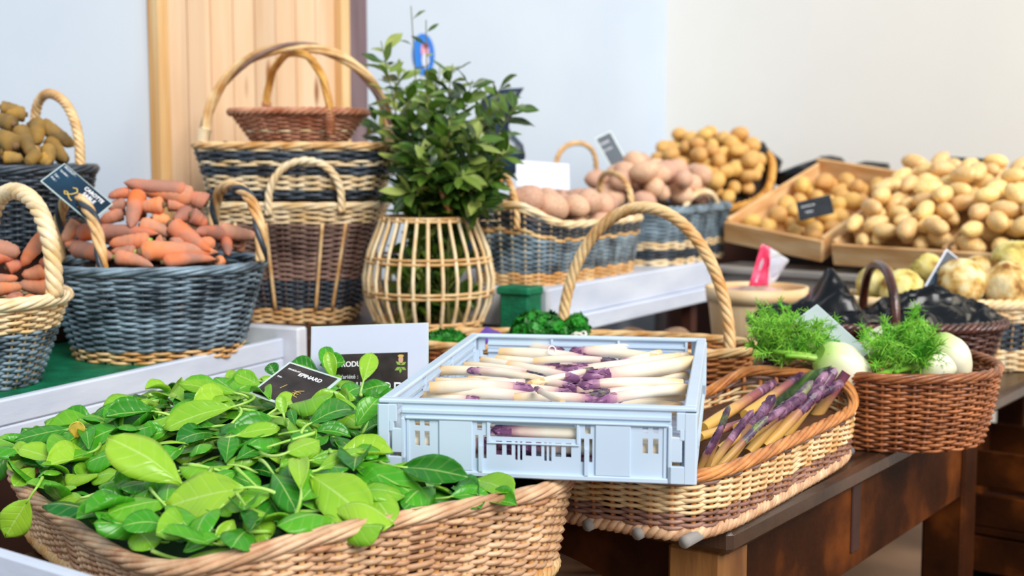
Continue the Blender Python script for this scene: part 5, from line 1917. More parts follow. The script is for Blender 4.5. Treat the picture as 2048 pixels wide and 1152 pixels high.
for (b, t_, w, sh, lb, lt, se, fc_, what) in SL:
    wb, wt = sp_hit(*b, lb), sp_hit(*t_, lt)
    if wb is None or wt is None:
        continue
    L = np.linalg.norm(wt - wb)
    pxl = math.hypot(t_[0] - b[0], t_[1] - b[1]) * wb[1] / F
    if L > pxl * 1.9:
        wt = wb + (at(*t_, wb[1]) - wb) * 0.9 + (wt - wb) * 0.1
    ws = None
    if se:
        ws = sp_hit(*se, lb * 0.6)
        if np.linalg.norm(ws - wb) > 0.12:
            ws = wb + (ws - wb) * 0.12 / np.linalg.norm(ws - wb)
    n_ = up * (1 - fc_) + toward_cam(wb) * fc_
    lf = make_leaf(wb, wt, w * 1.04 * wb[1] / F, n_, sh, ws, rng, cup=rng.uniform(-0.3, 0.35), droop=0.05, curl=rng.uniform(0.0, 0.1))
    tag(lf, what, 'spinach leaf', 'spinach leaves in the large basket')
wy = sp_hit(156, 860, 0.045)
lf = make_leaf(sp_hit(152, 876, 0.03), wy + up * 0.012, 0.022, toward_cam(wy), 0.5, None, rng, blade='yellow_leaf')
tag(lf, 'small bright yellow wilted leaf at the back left of the spinach', 'spinach leaf', 'spinach leaves in the large basket')
# the rest of the heap: leaves scattered over the mound
SPREST = []
for i in range(400):
    for _ in range(30):
        A, B = spin.dims(1)
        x, y = rng.uniform(-A, A), rng.uniform(-B, B)
        if spin.rho(x, y) > 0.985:
            continue
        w = spin.world((x, y, spin_heap(x, y)))
        rel = np.array([w[0] - CO[0], w[1] - CO[1]])
        if rel @ CE1[:2] > -0.015 and rel @ CE2[:2] > -0.015:
            continue
        break
    else:
        continue
    an = math.atan2(y, x) + BR + rng.uniform(-1.5, 1.5)
    L = rng.uniform(0.042, 0.078)
    el = rng.uniform(-0.35, 0.35)
    d = np.array([math.cos(an) * math.cos(el), math.sin(an) * math.cos(el), math.sin(el)])
    b = w + up * rng.uniform(-0.012, 0.020)
    t_ = b + d * L
    rel = np.array([t_[0] - CO[0], t_[1] - CO[1]])
    if rel @ CE1[:2] > -0.012 and rel @ CE2[:2] > -0.012:
        continue
    l_ = spin.local(t_)
    if spin.rho(l_[0], l_[1]) > 1.0:
        t_[2] = max(t_[2], spin.zb + spin.h + 0.012)
    else:
        t_[2] = max(t_[2], spin.zb + spin_heap(l_[0], l_[1]) - 0.006)
    sh = min(1, max(0, rng.gauss(0.56, 0.27)))
    n_ = up * 0.75 + toward_cam(b) * rng.uniform(0, 0.5) + np.array([rng.uniform(-0.4, 0.4), rng.uniform(-0.4, 0.4), 0])
    ws = b - d * rng.uniform(0.03, 0.06) - up * rng.uniform(0.0, 0.012) if rng.random() < 0.6 else None
    lf = make_leaf(b, t_, L * rng.uniform(0.5, 0.72), n_, sh, ws, rng, cup=rng.uniform(-0.5, 0.55), droop=rng.uniform(0, 0.25), curl=rng.uniform(-0.05, 0.16))
    lf['category'] = 'spinach leaf'
    lf['group'] = 'spinach leaves in the large basket'
    lf['shade_word'] = 'dark green' if sh < 0.33 else ('light green' if sh > 0.62 else 'mid green')
    SPREST.append(lf)
PILES.append((SPREST, 'in the spinach heap', 'spinach leaf', 9))


# ------------------------------------------------------------------ signs
def sign(name, label, TLp, TRp, BLp, mat='slate', border='plastic_edge', bw_=0.003, thick=0.0016, group=None, edge=True):
    TLp, TRp, BLp = (np.asarray(v, float) for v in (TLp, TRp, BLp))
    ex = TRp - TLp
    w = np.linalg.norm(ex)
    ey = TLp - BLp
    ux, uy, uz = basis(ex, ey)
    h = float(ey @ uy)
    org = TLp - uy * h
    r = frame_empty(name, label, 'sign', org, ux, uy, group)
    if edge:
        MB().box((0, 0, -thick), (w, h, 0), 0.0004).build('sleeve', border, r, smooth=False)
        MB().box((bw_, bw_, 0.0001), (w - bw_, h - bw_, 0.0008)).build('card', mat, r, smooth=False)
    else:
        MB().box((0, 0, -thick), (w, h, 0.0008), 0.0004).build('card', mat, r, smooth=False)
    return r, w, h


def squiggle(parent, pts, r, mat, name='price'):
    P, _ = resample(np.array([(a, b, 0.0012) for a, b in pts]), 40)
    MB().tube(P, r, 6, squash=0.4, ref=(0, 0, 1)).build(name, mat, parent)


# large white spinach sign
bs, w, h = sign('paper_sign', 'large white paper sign with a dark printed panel, standing behind the spinach', at(622, 653, 2.13), at(857, 645, 2.10), at(628, 790, 2.10), mat='card_white', bw_=0.002)
MB().box((0.042, -0.002, 0.0009), (w - 0.033, h - 0.046, 0.0013)).build('printed_panel', 'slate_warm', bs, smooth=False)
z_ = 0.0014
text(bs, 'PRODUIT :', 0.0115, 'chalk', 0.045, h - 0.066, z_, bold=0.0002)
text(bs, 'Variété :', 0.0090, 'chalk', 0.048, h - 0.085, z_)
text(bs, 'EPINARD', 0.031, 'chalk', 0.046, h - 0.111, z_, sx=0.86, rot=-0.03)
# small plant emblem
mb = MB()
for (cx_, cy_, an, ln) in ((0, 0, 2.5, 0.010), (0, 0, 0.5, 0.010), (0, -0.003, 3.6, 0.011), (0, -0.003, -0.5, 0.010), (0, -0.004, -1.7, 0.009)):
    d = np.array([math.cos(an), math.sin(an), 0])
    s_d = np.array([-d[1], d[0], 0])
    c_ = np.array([w - 0.044 + cx_, h - 0.066 + cy_, z_])
    mb.add([c_, c_ + d * ln * 0.5 + s_d * ln * 0.25, c_ + d * ln, c_ + d * ln * 0.5 - s_d * ln * 0.25], [(0, 3, 2, 1)])
mb.build('emblem_leaves', 'green_stub', bs, smooth=False)
oval(0.0038, 0.006, z_, 0.0004, w - 0.044, h - 0.057).build('emblem_flower', 'potato_rose', bs, smooth=False)
oval(0.0048, 0.0022, z_, 0.0005, w - 0.044, h - 0.0515).build('emblem_cap', 'gold_ink', bs, smooth=False)

# spinach price card
cs, w, h = sign('price_card', 'dark price card in a clear sleeve, lying tilted in the spinach', at(579, 723, 1.955), at(684, 757, 1.915), at(526, 797, 1.865), mat='slate_warm', bw_=0.0045)
text(cs, 'EPINARD', 0.0115, 'chalk', w * 0.36, h * 0.73, 0.0010, bold=0.0002, sx=0.85)
text(cs, 'PRODUIT', 0.005, 'chalk', w * 0.12, h * 0.80, 0.0010)
text(cs, 'Prix', 0.005, 'chalk', w * 0.10, h * 0.56, 0.0010)
squiggle(cs, [(w * 0.62 + a * 0.010, h * 0.30 + b * 0.010) for a, b in ((0.9, 1.3), (0.2, 0.9), (0.0, 0.2), (0.3, -0.4), (0.9, -0.5))], 0.0007, 'gold_ink')
squiggle(cs, [(w * 0.62 + a * 0.010, h * 0.30 + b * 0.010) for a, b in ((-0.4, 0.7), (0.8, 0.6))], 0.0006, 'gold_ink')
squiggle(cs, [(w * 0.62 + a * 0.010, h * 0.30 + b * 0.010) for a, b in ((-0.4, 0.25), (0.7, 0.15))], 0.0006, 'gold_ink')
squiggle(cs, [(w * 0.34 + a * 0.010, h * 0.36 + b * 0.010) for a, b in ((0.4, 0.9), (0.0, -0.3))], 0.0006, 'gold_ink')

# carrot sign
cg, w, h = sign('price_card', 'dark blue price card tilted over the orange carrots', at(129, 326, 2.60), at(226, 408, 2.60), at(101, 379, 2.545), mat='slate_blue', bw_=0.0022)
text(cg, 'CAROTTE', 0.0125, 'chalk', w * 0.52, h * 0.74, 0.0010, bold=0.0003, sx=0.78)
text(cg, 'SABLE', 0.0125, 'chalk', w * 0.57, h * 0.55, 0.0010, bold=0.0003, sx=0.85)
for i_, (t_, yy) in enumerate((('PRODUIT :', 0.86), ('Variété :', 0.68), ('Cat :', 0.45), ('Prix :', 0.30))):
    text(cg, t_, 0.0075, 'chalk', w * 0.05, h * yy, 0.0010, sx=0.8)
k2 = 0.017
squiggle(cg, [(w * 0.47 + a * k2, h * 0.30 + b * k2) for a, b in ((-0.5, 0.9), (-0.1, 1.2), (0.25, 0.8), (0.0, 0.1), (-0.5, -0.5), (-0.8, -0.2), (-0.5, 0.0), (0.1, -0.5), (0.6, -0.6))], 0.0011, 'gold_ink')
squiggle(cg, [(w * 0.70 + a * k2, h * 0.20 + b * k2) for a, b in ((0.2, 0.6), (-0.2, 0.3), (-0.1, -0.3), (0.3, -0.2), (0.4, 0.4), (0.2, 0.6))], 0.0010, 'gold_ink')
squiggle(cg, [(w * 0.84 + a * k2, h * 0.20 + b * k2) for a, b in ((0.6, 0.8), (0.1, 0.7), (-0.1, 0.1), (0.2, -0.4), (0.7, -0.5))], 0.0010, 'gold_ink')

# sign in the far pink potatoes, the white card, slate in the crate, slate at the back, celeriac sign
s1, w, h = sign('price_card', 'blue-grey price card standing in the far pink potatoes', at(1190, 277, 4.00), at(1221, 262, 4.01), at(1208, 345, 3.97), mat='slate_blue', bw_=0.003)
text(s1, 'POMME', 0.012, 'chalk', w * 0.1, h * 0.72, 0.0010, sx=0.7)
text(s1, 'DE TERRE', 0.009, 'chalk', w * 0.1, h * 0.52, 0.0010, sx=0.7)
s2_, w, h = sign('blank_card', 'blank white card standing at the back of the nearest pink potatoes', at(1032, 320, 3.47), at(1138, 328, 3.50), at(1020, 372, 3.44), mat='card_white', edge=False)
s3, w, h = sign('price_card', 'small dark slate card lying on the golden potatoes in the crate', at(1592, 405, 3.79), at(1660, 389, 3.77), at(1597, 442, 3.71), mat='slate', edge=False)
text(s3, 'POMME DE', 0.010, 'chalk', w * 0.12, h * 0.62, 0.0011, sx=0.75)
text(s3, 'TERRE', 0.010, 'chalk', w * 0.2, h * 0.30, 0.0011, sx=0.75)
s4, w, h = sign('price_card', 'dark slate card standing against the wall behind the long yellow potatoes', at(1878, 311, 4.15), at(1980, 316, 4.02), at(1880, 362, 4.13), mat='slate', bw_=0.003)
text(s4, 'POMME DE TERRE', 0.016, 'chalk', w * 0.12, h * 0.70, 0.0010, sx=0.72)
text(s4, 'RATTE', 0.016, 'chalk', w * 0.36, h * 0.42, 0.0010, sx=0.8)
oval(0.010, 0.012, 0.0009, 0.0004, w * 0.88, h * 0.72).build('emblem', 'gold_ink', s4, smooth=False)
s5, w, h = sign('price_card', 'dark slate card with a pale edge standing among the celeriac', at(1893, 497, 3.18), at(1930, 527, 3.18), at(1842, 575, 3.12), mat='slate_blue', border='card_white', bw_=0.004)
text(s5, 'CELERI', 0.012, 'chalk', w * 0.12, h * 0.45, 0.0010, sx=0.7)
s6, w, h = sign('price_card', 'grey-green back of a price card stuck in the fennel', at(1590, 640, 2.35), at(1634, 608, 2.37), at(1712, 724, 2.29), mat='card_grey', bw_=0.002)
# plastic card in the purple asparagus
s7, w, h = sign('price_card', 'dark card in a shiny plastic sleeve among the purple asparagus', at(1617, 742, 2.22), at(1664, 731, 2.19), at(1540, 840, 2.02), mat='sleeve', border='sleeve', bw_=0.004)

# ------------------------------------------------------------------ laurel branches in the lattice basket
rng = random.Random(8)
LTIPS = [((762, 82), 3.12, 'long leafy laurel branch reaching up at the far left'), ((822, 12), 3.16, 'bare thin laurel twig, the tallest of the bunch'), ((852, 40), 3.10, 'tall sparse laurel branch crossing the blue picture'),
         ((905, 128), 3.10, 'laurel branch pointing straight up right of the blue picture'), ((945, 160), 3.05, 'dense laurel branch right of the middle'), ((1008, 160), 3.12, 'laurel branch with a lone top leaf near the black bag'),
         ((1036, 205), 3.05, 'laurel branch leaning furthest to the right'), ((1020, 300), 2.98, 'laurel branch arching down to the right'), ((975, 420), 2.92, 'laurel branch drooping over the rim at the right'),
         ((748, 235), 3.42, 'short laurel branch behind the striped basket handle'), ((812, 172), 3.06, 'laurel branch just left of the blue picture'), ((856, 175), 2.98, 'laurel branch below the blue picture'),
         ((905, 230), 2.94, 'bushy laurel branch in the centre of the bunch'), ((960, 270), 2.92, 'bushy laurel branch right of the centre'), ((836, 290), 2.95, 'bushy laurel branch left of the centre'),
         ((860, 330), 2.92, 'low laurel branch over the cane stub'), ((925, 345), 2.90, 'low laurel branch at the front'), ((818, 385), 2.96, 'low laurel branch at the front left'),
         ((985, 360), 2.95, 'low laurel branch at the right'), ((880, 130), 3.2, 'laurel branch at the back below the tall twig'), ((792, 125), 3.30, 'laurel branch at the back left')]
LB = np.array([LC[0], LC[1], BENCH + 0.02])
for bi, (tp, Y, what) in enumerate(LTIPS):
    tip = at(*tp, Y)
    a_ = rng.uniform(0, 6.28)
    b0 = LB + np.array([math.cos(a_) * 0.075, math.sin(a_) * 0.075, 0])
    neck = np.array([LC[0], LC[1], BENCH + LH]) + np.clip((tip - LB) * np.array([0.32, 0.32, 0]), -0.07, 0.07)
    low = tip[2] < BENCH + LH + 0.05
    ctrl = neck + np.array([0, 0, 0.05]) if not low else neck + np.array([0, 0, 0.13])
    P = np.array([(1 - t) ** 3 * b0 + 3 * t * (1 - t) ** 2 * neck + 3 * t * t * (1 - t) * ctrl + t ** 3 * tip for t in np.linspace(0, 1, 40)])
    r = thing('laurel_branch', what, 'branch', tuple(b0), group='laurel branches in the lattice basket')
    MB().tube(P, np.linspace(0.0035, 0.0012, 40), 6, ref=(0.3, 0.9, 0.1)).build('stem', 'laurel_stem', r, origin=tuple(b0))
    mb = MB()
    sparse = bi in (1, 2)
    n_l = 7 if bi == 1 else (12 if sparse else 82)
    for i in range(n_l):
        t = 0.06 + 0.94 * ((i + 0.5) / n_l) ** 0.95 if not sparse else 0.62 + 0.38 * (i + 0.8) / n_l
        p = P[min(39, int(t * 39))]
        q_ = P[min(39, int(t * 39) + 1)] - P[max(0, int(t * 39) - 1)]
        q_ /= np.linalg.norm(q_)
        an = i * 2.4 + bi
        o1 = np.cross(q_, np.array([0.3, 0.9, 0.1]))
        o1 /= np.linalg.norm(o1)
        o2 = np.cross(q_, o1)
        d = q_ * rng.uniform(0.2, 0.9) + (o1 * math.cos(an) + o2 * math.sin(an)) * 0.9
        inside = p[2] < BENCH + LH
        if inside:
            d = d * 0.7 + np.array([0, 0, 0.3])
        d /= np.linalg.norm(d)
        L = rng.uniform(0.048, 0.074) * (0.7 if sparse else 1)
        if inside:
            L *= 0.8
            cen = np.array([LC[0], LC[1], 0])
            e_ = p + d * L - cen
            rad = math.hypot(e_[0], e_[1])
            if rad > lat_r(min(1, max(0, (e_[2] - BENCH) / LH))) - 0.012:
                continue
        nrm_ = np.array([rng.uniform(-0.6, 0.6), rng.uniform(-0.9, 0.0), 0.8])
        leaf_blade(mb, p + d * 0.004, p + d * L, L * rng.uniform(0.36, 0.46), nrm_, min(1, max(0, rng.gauss(0.42, 0.34))), cup=rng.uniform(-0.1, 0.3), droop=rng.uniform(0, 0.2), rng=rng, shape=0.9)
    mb.build('foliage', 'laurel_leaf', r, origin=tuple(b0))


# short leafy sprigs inside the open basket
for bi, (tp, Y, what) in enumerate([((785, 500), 3.10, 'laurel sprig inside the open basket at its upper left'), ((775, 585), 3.06, 'laurel sprig inside the open basket at its lower left'),
                                    ((845, 540), 3.02, 'laurel sprig in the middle of the open basket'), ((915, 505), 3.08, 'laurel sprig inside the open basket at its upper right'),
                                    ((930, 580), 3.06, 'laurel sprig inside the open basket at its lower right'), ((860, 600), 3.16, 'laurel sprig at the back near the bottom of the open basket'),
                                    ((820, 460), 3.18, 'laurel sprig at the back under the rim of the open basket')]):
    tip = at(*tp, Y)
    b0 = LB + np.array([rng.uniform(-0.05, 0.05), rng.uniform(-0.05, 0.05), 0])
    P = np.array([b0 + (tip - b0) * t + np.array([0, 0, 0.02]) * math.sin(math.pi * t) for t in np.linspace(0, 1, 24)])
    r = thing('laurel_sprig', what, 'branch', tuple(b0), group='laurel sprigs inside the open basket')
    MB().tube(P, np.linspace(0.003, 0.0012, 24), 6, ref=(0.3, 0.9, 0.1)).build('stem', 'laurel_stem', r, origin=tuple(b0))
    mb = MB()
    for i in range(46):
        p = P[rng.randrange(3, 24)]
        d = np.array([rng.uniform(-1, 1), rng.uniform(-1, 0.6), rng.uniform(-0.5, 0.8)])
        d /= np.linalg.norm(d)
        L = rng.uniform(0.036, 0.058)
        e_ = p + d * L - np.array([LC[0], LC[1], 0])
        if not (BENCH + 0.01 < e_[2] < BENCH + LH) or math.hypot(e_[0], e_[1]) > lat_r((e_[2] - BENCH) / LH) - 0.010:
            continue
        leaf_blade(mb, p, p + d * L, L * rng.uniform(0.38, 0.48), (rng.uniform(-0.6, 0.6), rng.uniform(-1.0, -0.2), 0.6), min(1, max(0, rng.gauss(0.5, 0.3))), cup=rng.uniform(-0.1, 0.3), droop=rng.uniform(0, 0.2), rng=rng, shape=0.9)
    mb.build('foliage', 'laurel_leaf', r, origin=tuple(b0))


# ------------------------------------------------------------------ parsley
def parsley(label, c, rx, ry, rz, n, seed):
    rng = random.Random(seed)
    r = thing('parsley_bunch', label, 'parsley', tuple(c), group='parsley bunches in the handled basket')
    mb = MB()
    for i in range(n):
        a_ = rng.uniform(0, 6.28)
        e_ = math.asin(rng.uniform(-0.1, 1))
        k_ = rng.uniform(0.72, 1.05) * (1 + 0.25 * mnoise.noise(Vector((math.cos(a_) * 2, math.sin(a_) * 2, seed + e_ * 2))))
        p = np.array([rx * math.cos(a_) * math.cos(e_), ry * math.sin(a_) * math.cos(e_), rz * math.sin(e_)]) * k_
        s_ = rng.uniform(0.005, 0.010)
        nn = p / (np.array([rx, ry, rz]) ** 2)
        nn = nn / np.linalg.norm(nn) + np.array([rng.uniform(-0.7, 0.7) for _ in range(3)])
        nn /= np.linalg.norm(nn)
        e1_ = np.cross(nn, [0.3, 0.2, 0.9])
        e1_ /= np.linalg.norm(e1_)
        e2_ = np.cross(nn, e1_)
        V = [p]
        m_ = 14
        for ring, rr in ((0, 0.5), (1, 1.0)):
            for j in range(m_):
                q_ = 2 * math.pi * j / m_
                w_ = rr * s_ * (1 + 0.25 * math.sin(5 * q_ + i))
                V.append(p + e1_ * w_ * math.cos(q_) + e2_ * w_ * math.sin(q_) + nn * s_ * (0.1 + (0.45 if ring else 0.15) * math.sin(7 * q_ * 1.0 + i * 2) * rr))
        Fc = [(0, 1 + j, 1 + (j + 1) % m_) for j in range(m_)] + [(1 + j, 1 + m_ + j, 1 + m_ + (j + 1) % m_, 1 + (j + 1) % m_) for j in range(m_)]
        mb.add(V, Fc)
    o = mb.build('leaves', 'parsley_leaf', r)
    ms = MB()
    for i in range(16):
        a_ = rng.uniform(0, 6.28)
        p = np.array([rx * 0.3 * math.cos(a_), ry * 0.3 * math.sin(a_), -rz * 0.1])
        ms.tube([p * 0.3 + (0, 0, -0.07), p, np.array([rx * 0.8 * math.cos(a_), ry * 0.8 * math.sin(a_), rz * 0.35])], 0.0014, 5, ref=(0.9, 0.1, 0.2))
    ms.build('stalks', 'parsley_stalk', r)
    return r


pars.lining(lambda x, y: 0.05 + 0.0 * x, 'liner', t=0.5)
PY = 2.74
parsley('large curly parsley bunch beside the foot of the tall handle', at(1080, 672, 2.70), 0.064, 0.05, 0.047, 760, 3)
parsley('curly parsley sprig bunch right of the large one, under the handle foot', at(1152, 662, 2.74), 0.028, 0.03, 0.030, 260, 4)
parsley('low curly parsley bunch at the left end of its basket', at(892, 683, 2.68), 0.040, 0.04, 0.020, 330, 5)
band = MB()
band.tube([at(1152, 668, 2.69) + np.array([0.020 * math.cos(q_), 0.012 * math.sin(q_), 0.004 * math.sin(3 * q_)]) for q_ in np.linspace(0, 2 * math.pi, 20, endpoint=False)], 0.0025, 6, True)
p_ = at(1152, 676, 2.69)
o = band.build('string_tie', 'string', None, origin=tuple(p_))
tag(o, 'pale string tied round the stalks of the right parsley bunch', 'string')
pp = at(975, 668, 2.72)
pr = MB()
A_1, A_2, A_3, A_4 = at(945, 680, 2.66), at(972, 653, 2.72), at(1003, 665, 2.72), at(990, 684, 2.66)
pr.add([A_1, A_2, A_3, A_4, (A_1 + A_4) / 2 - up * 0.03], [(0, 3, 1), (3, 2, 1), (0, 4, 3)])
o = pr.build('folded_card', 'purple_card', None, smooth=False, origin=tuple(pp), solid=0.0012)
tag(o, 'folded purple card lying on the rim of the parsley basket', 'card')


# ------------------------------------------------------------------ fennel
def fennel(label, bulb, base_dir, r, stalks, fronds, seed):
    """bulb: centre point; stalks: list of (end point, radius); fronds: list of (root point, direction, length)."""
    rng = random.Random(seed)
    bulb = np.asarray(bulb, float)
    root = thing('fennel_bulb', label, 'fennel', tuple(bulb), group='fennel in the reddish brown basket')
    d = np.asarray(base_dir, float)
    d /= np.linalg.norm(d)
    a = bulb - d * r * 1.25
    b = bulb + d * r * 1.25

    def prof(t):
        return r * max(0.05, (math.sin(math.pi * min(1, 0.06 + t * 0.80)) ** 0.7)) * (1.0 if t < 0.99 else 0.8)
    V, t, T = spindle(a, b, prof, 20, 18, (0, 0, 0), seed, 0.03)
    # layered sheaths
    for i in range(18):
        for j in range(20):
            c = V[i].mean(0)
            V[i, j] = c + (V[i, j] - c) * (1 + 0.05 * math.cos(j / 20 * 2 * math.pi * 4 + t[i] * 2))
    mb = MB().grid(V, True, t=np.repeat(t, 20))
    mb.add(V[0], [tuple(range(20))[::-1]], t=np.zeros(20))
    mb.add(V[-1], [tuple(range(20))], t=np.ones(20))
    mb.build('bulb', 'fennel_bulb', root, origin=tuple(bulb))
    for (e_, sr_) in stalks:
        e_ = np.asarray(e_, float)
        s0 = b - d * r * 0.7 + (e_ - b) * 0.02
        m_ = (s0 + e_) / 2 + up * 0.006
        ts = np.linspace(0, 1, 12)
        P = np.array([(1 - q_) ** 2 * s0 + 2 * q_ * (1 - q_) * m_ + q_ * q_ * e_ for q_ in ts])
        MB().tube(P, np.linspace(sr_ * 1.3, sr_ * 0.8, 12), 10, ref=(0.2, 0.4, 0.9), squash=0.8, t=ts).build('stalk', 'fennel_stalk', root, origin=tuple(s0))
    mf = MB()
    for (p, dr, L) in fronds:
        p, dr = np.asarray(p, float), np.asarray(dr, float)
        dr = dr / np.linalg.norm(dr)
        bend = np.array([rng.uniform(-0.4, 0.4), rng.uniform(-0.4, 0.4), rng.uniform(-0.5, 0.1)])
        ts = np.linspace(0, 1, 8)
        ax = np.array([p + dr * L * q_ + bend * L * 0.3 * q_ * q_ for q_ in ts])
        mf.tube(ax, np.linspace(0.0012, 0.0005, 8), 4, ref=(0.3, 0.5, 0.8))
        for k_ in range(int(26 + L * 260)):
            q_ = rng.uniform(0.15, 1.0)
            c = p + dr * L * q_ + bend * L * 0.3 * q_ * q_
            v = dr * rng.uniform(0.2, 0.8) + np.array([rng.uniform(-1, 1) for _ in range(3)])
            v /= np.linalg.norm(v)
            l_ = rng.uniform(0.008, 0.020)
            mf.tube([c, c + v * l_ * 0.5 + up * 0.001, c + v * l_], [0.0008, 0.0007, 0.0004], 3, ref=(0.3, 0.5, 0.8), cap=False)
    mf.build('fronds', 'fennel_frond', root, origin=tuple(bulb))
    return root


fen.lining(lambda x, y: 0.085 + 0.01 * (1 - fen.rho(x, y)), 'liner', t=0.8)


def atf(px, py, Y):
    return at(px, py, Y - 0.09)


def frond_set(px0, py0, px1, py1, Y, n, seed, L=(0.024, 0.048)):
    rng = random.Random(seed)
    out = []
    for i in range(n):
        p = atf(rng.uniform(px0, px1), rng.uniform(py0, py1), Y + rng.uniform(-0.035, 0.035))
        out.append((p, np.array([rng.uniform(-0.9, 0.9), rng.uniform(-0.8, 0.3), rng.uniform(0.0, 1.0)]), rng.uniform(*L)))
    return out


fennel('white fennel bulb in the middle with a feathery top spreading to the left', atf(1687, 738, 2.36), (-0.8, -0.1, 0.45), 0.041,
       [(atf(1545, 703, 2.38), 0.007), (atf(1570, 712, 2.36), 0.006), (atf(1600, 690, 2.42), 0.006)], frond_set(1512, 655, 1645, 722, 2.40, 70, 1), 1)
fennel('fennel with feathery top at the left end of its basket', atf(1650, 712, 2.50), (-0.7, 0.1, 0.5), 0.030,
       [(atf(1530, 672, 2.50), 0.006), (atf(1585, 670, 2.52), 0.006)], frond_set(1512, 640, 1640, 690, 2.50, 34, 2) + [(atf(1577, 655, 2.5), np.array([-0.3, 0, 1]), 0.05)], 2)
fennel('fennel bulb at the right end with stalks slanting up to the left', atf(1900, 716, 2.47), (-0.62, 0.1, 0.75), 0.036,
       [(atf(1838, 640, 2.52), 0.008), (atf(1815, 668, 2.50), 0.007)], frond_set(1770, 668, 1850, 705, 2.46, 24, 3) + [(atf(1828, 660, 2.48), np.array([-0.1, 0, 1]), 0.045), (atf(1820, 655, 2.48), np.array([0.25, 0, 1]), 0.04), (atf(1835, 662, 2.50), np.array([0.0, 0.2, 1]), 0.04)], 3)
fennel('fennel bulb lying low at the right front with a bushy feathery top', atf(1868, 735, 2.40), (-0.9, -0.15, 0.1), 0.030,
       [(atf(1752, 752, 2.32), 0.008), (atf(1790, 745, 2.33), 0.006), (atf(1800, 725, 2.36), 0.006)], frond_set(1735, 688, 1865, 748, 2.37, 70, 4), 4)
fennel('pale fennel with cut stalks lying at the back of its basket', atf(1760, 690, 2.55), (0.7, 0.1, 0.35), 0.032,
       [(atf(1808, 655, 2.55), 0.009), (atf(1790, 668, 2.52), 0.008)], frond_set(1740, 680, 1830, 715, 2.46, 20, 5), 5)

# ------------------------------------------------------------------ black bag in the dark basket
mb = MB()
nu, nv = 72, 48
G = np.zeros((nv, nu, 3))
for i in range(nv):
    for j in range(nu):
        u, v = j / (nu - 1) * 2 - 1, i / (nv - 1) * 2 - 1
        x, y = u * 0.262 * math.sqrt(1 - v * v * 0.42), v * 0.150 * math.sqrt(1 - u * u * 0.42)
        q_ = Vector((u * 3.1, v * 2.6, 2.0))
        rid = 1 - abs(mnoise.noise(q_ * 1.0)) * 2
        rid2 = 1 - abs(mnoise.noise(q_ * 2.3 + Vector((4, 1, 0)))) * 2
        z = 0.134 + 0.050 * rid * (1 - 0.35 * (u * u + v * v)) + 0.007 * rid2 - 0.035 * max(0, (u * u + v * v) - 0.9)
        z += 0.075 * math.exp(-((u + 0.36) / 0.14) ** 2 - ((v - 0.15) / 0.5) ** 2) + 0.035 * math.exp(-((u - 0.55) / 0.25) ** 2 - ((v - 0.3) / 0.6) ** 2) - 0.03 * math.exp(-((u + 0.02) / 0.14) ** 2)
        G[i, j] = (x + 0.010 * mnoise.noise(q_ * 1.7), y, z)
mb.grid(G)
o = mb.build('plastic_bag', 'black_plastic', None, solid=0.0015)
o.location = (0.790, 2.905, TT + 0.002)
tag(o, 'crumpled glossy black plastic bag filling the dark oval basket', 'bag')

# ------------------------------------------------------------------ celeriac
CEL = [((2015, 575), 3.12, 52, 'celeriac_skin', 'knobbly celeriac in front at the right edge'), ((2030, 532), 3.24, 50, 'celeriac_green', 'yellowish celeriac behind the front one at the right edge'),
       ((1922, 566), 3.14, 50, 'celeriac_skin', 'brown-speckled celeriac right of the sign'), ((1855, 540), 3.28, 34, 'celeriac_green', 'greenish celeriac half hidden behind the sign'),
       ((1805, 582), 3.16, 44, 'celeriac_green', 'pale celeriac behind the handle of the dark basket'), ((1755, 570), 3.24, 42, 'celeriac_green', 'pale yellow celeriac at the left end, seen through the dark handle'),
       ((1958, 548), 3.27, 38, 'celeriac_skin', 'celeriac at the back between two others')]
cel.lining(lambda x, y: 0.10, t=0.8)
for i, (pp_, Y, rp, mt, what) in enumerate(CEL):
    c = at(*pp_, Y)
    r = rp * Y / F
    import bmesh
    bm = bmesh.new()
    bmesh.ops.create_icosphere(bm, subdivisions=4, radius=1)
    for v in bm.verts:
        d = v.co.normalized()
        kk = 1 + 0.07 * mnoise.noise(d * 2.2 + Vector((i * 5, 0, 0))) + 0.06 * mnoise.noise(d * 6 + Vector((0, i * 3, 0))) + 0.03 * mnoise.noise(d * 14 + Vector((0, i * 3, 7)))
        v.co = d * r * kk
    me = bpy.data.meshes.new('celeriac')
    bm.to_mesh(me)
    bm.free()
    me.shade_smooth()
    me.materials.append(MATS[mt])
    o = bpy.data.objects.new('celeriac', me)
    COL.objects.link(o)
    o.location = c
    tag(o, what, 'celeriac', 'celeriac roots in the banded basket')

# beets under the right-hand tray
for (pp_, rr_2, what) in (((1264, 672), 0.043, 'brown beet under the white tray, left of the pair'), ((1350, 671), 0.044, 'brown beet under the white tray, right of the pair')):
    p_ = at(pp_[0], 684, 2.98)
    me = lumpy('beet', rr_2, rr_2 * 0.95, int(pp_[0]), 3, 0.06)
    me.materials.append(MATS['beet_skin'])
    o = bpy.data.objects.new('beet', me)
    COL.objects.link(o)
    o.location = (p_[0], 2.99, Z(-0.388) - rr_2)
    tag(o, what, 'beet', 'beets under the white tray')
o = MB().box((0.215, 2.955, TT + 0.001), (0.42, 3.045, Z(-0.388) - 0.085), 0.004).build('wooden_block', 'shelf_wood', None, smooth=False)
tag(o, 'dark low wooden block carrying the two beets', 'block')


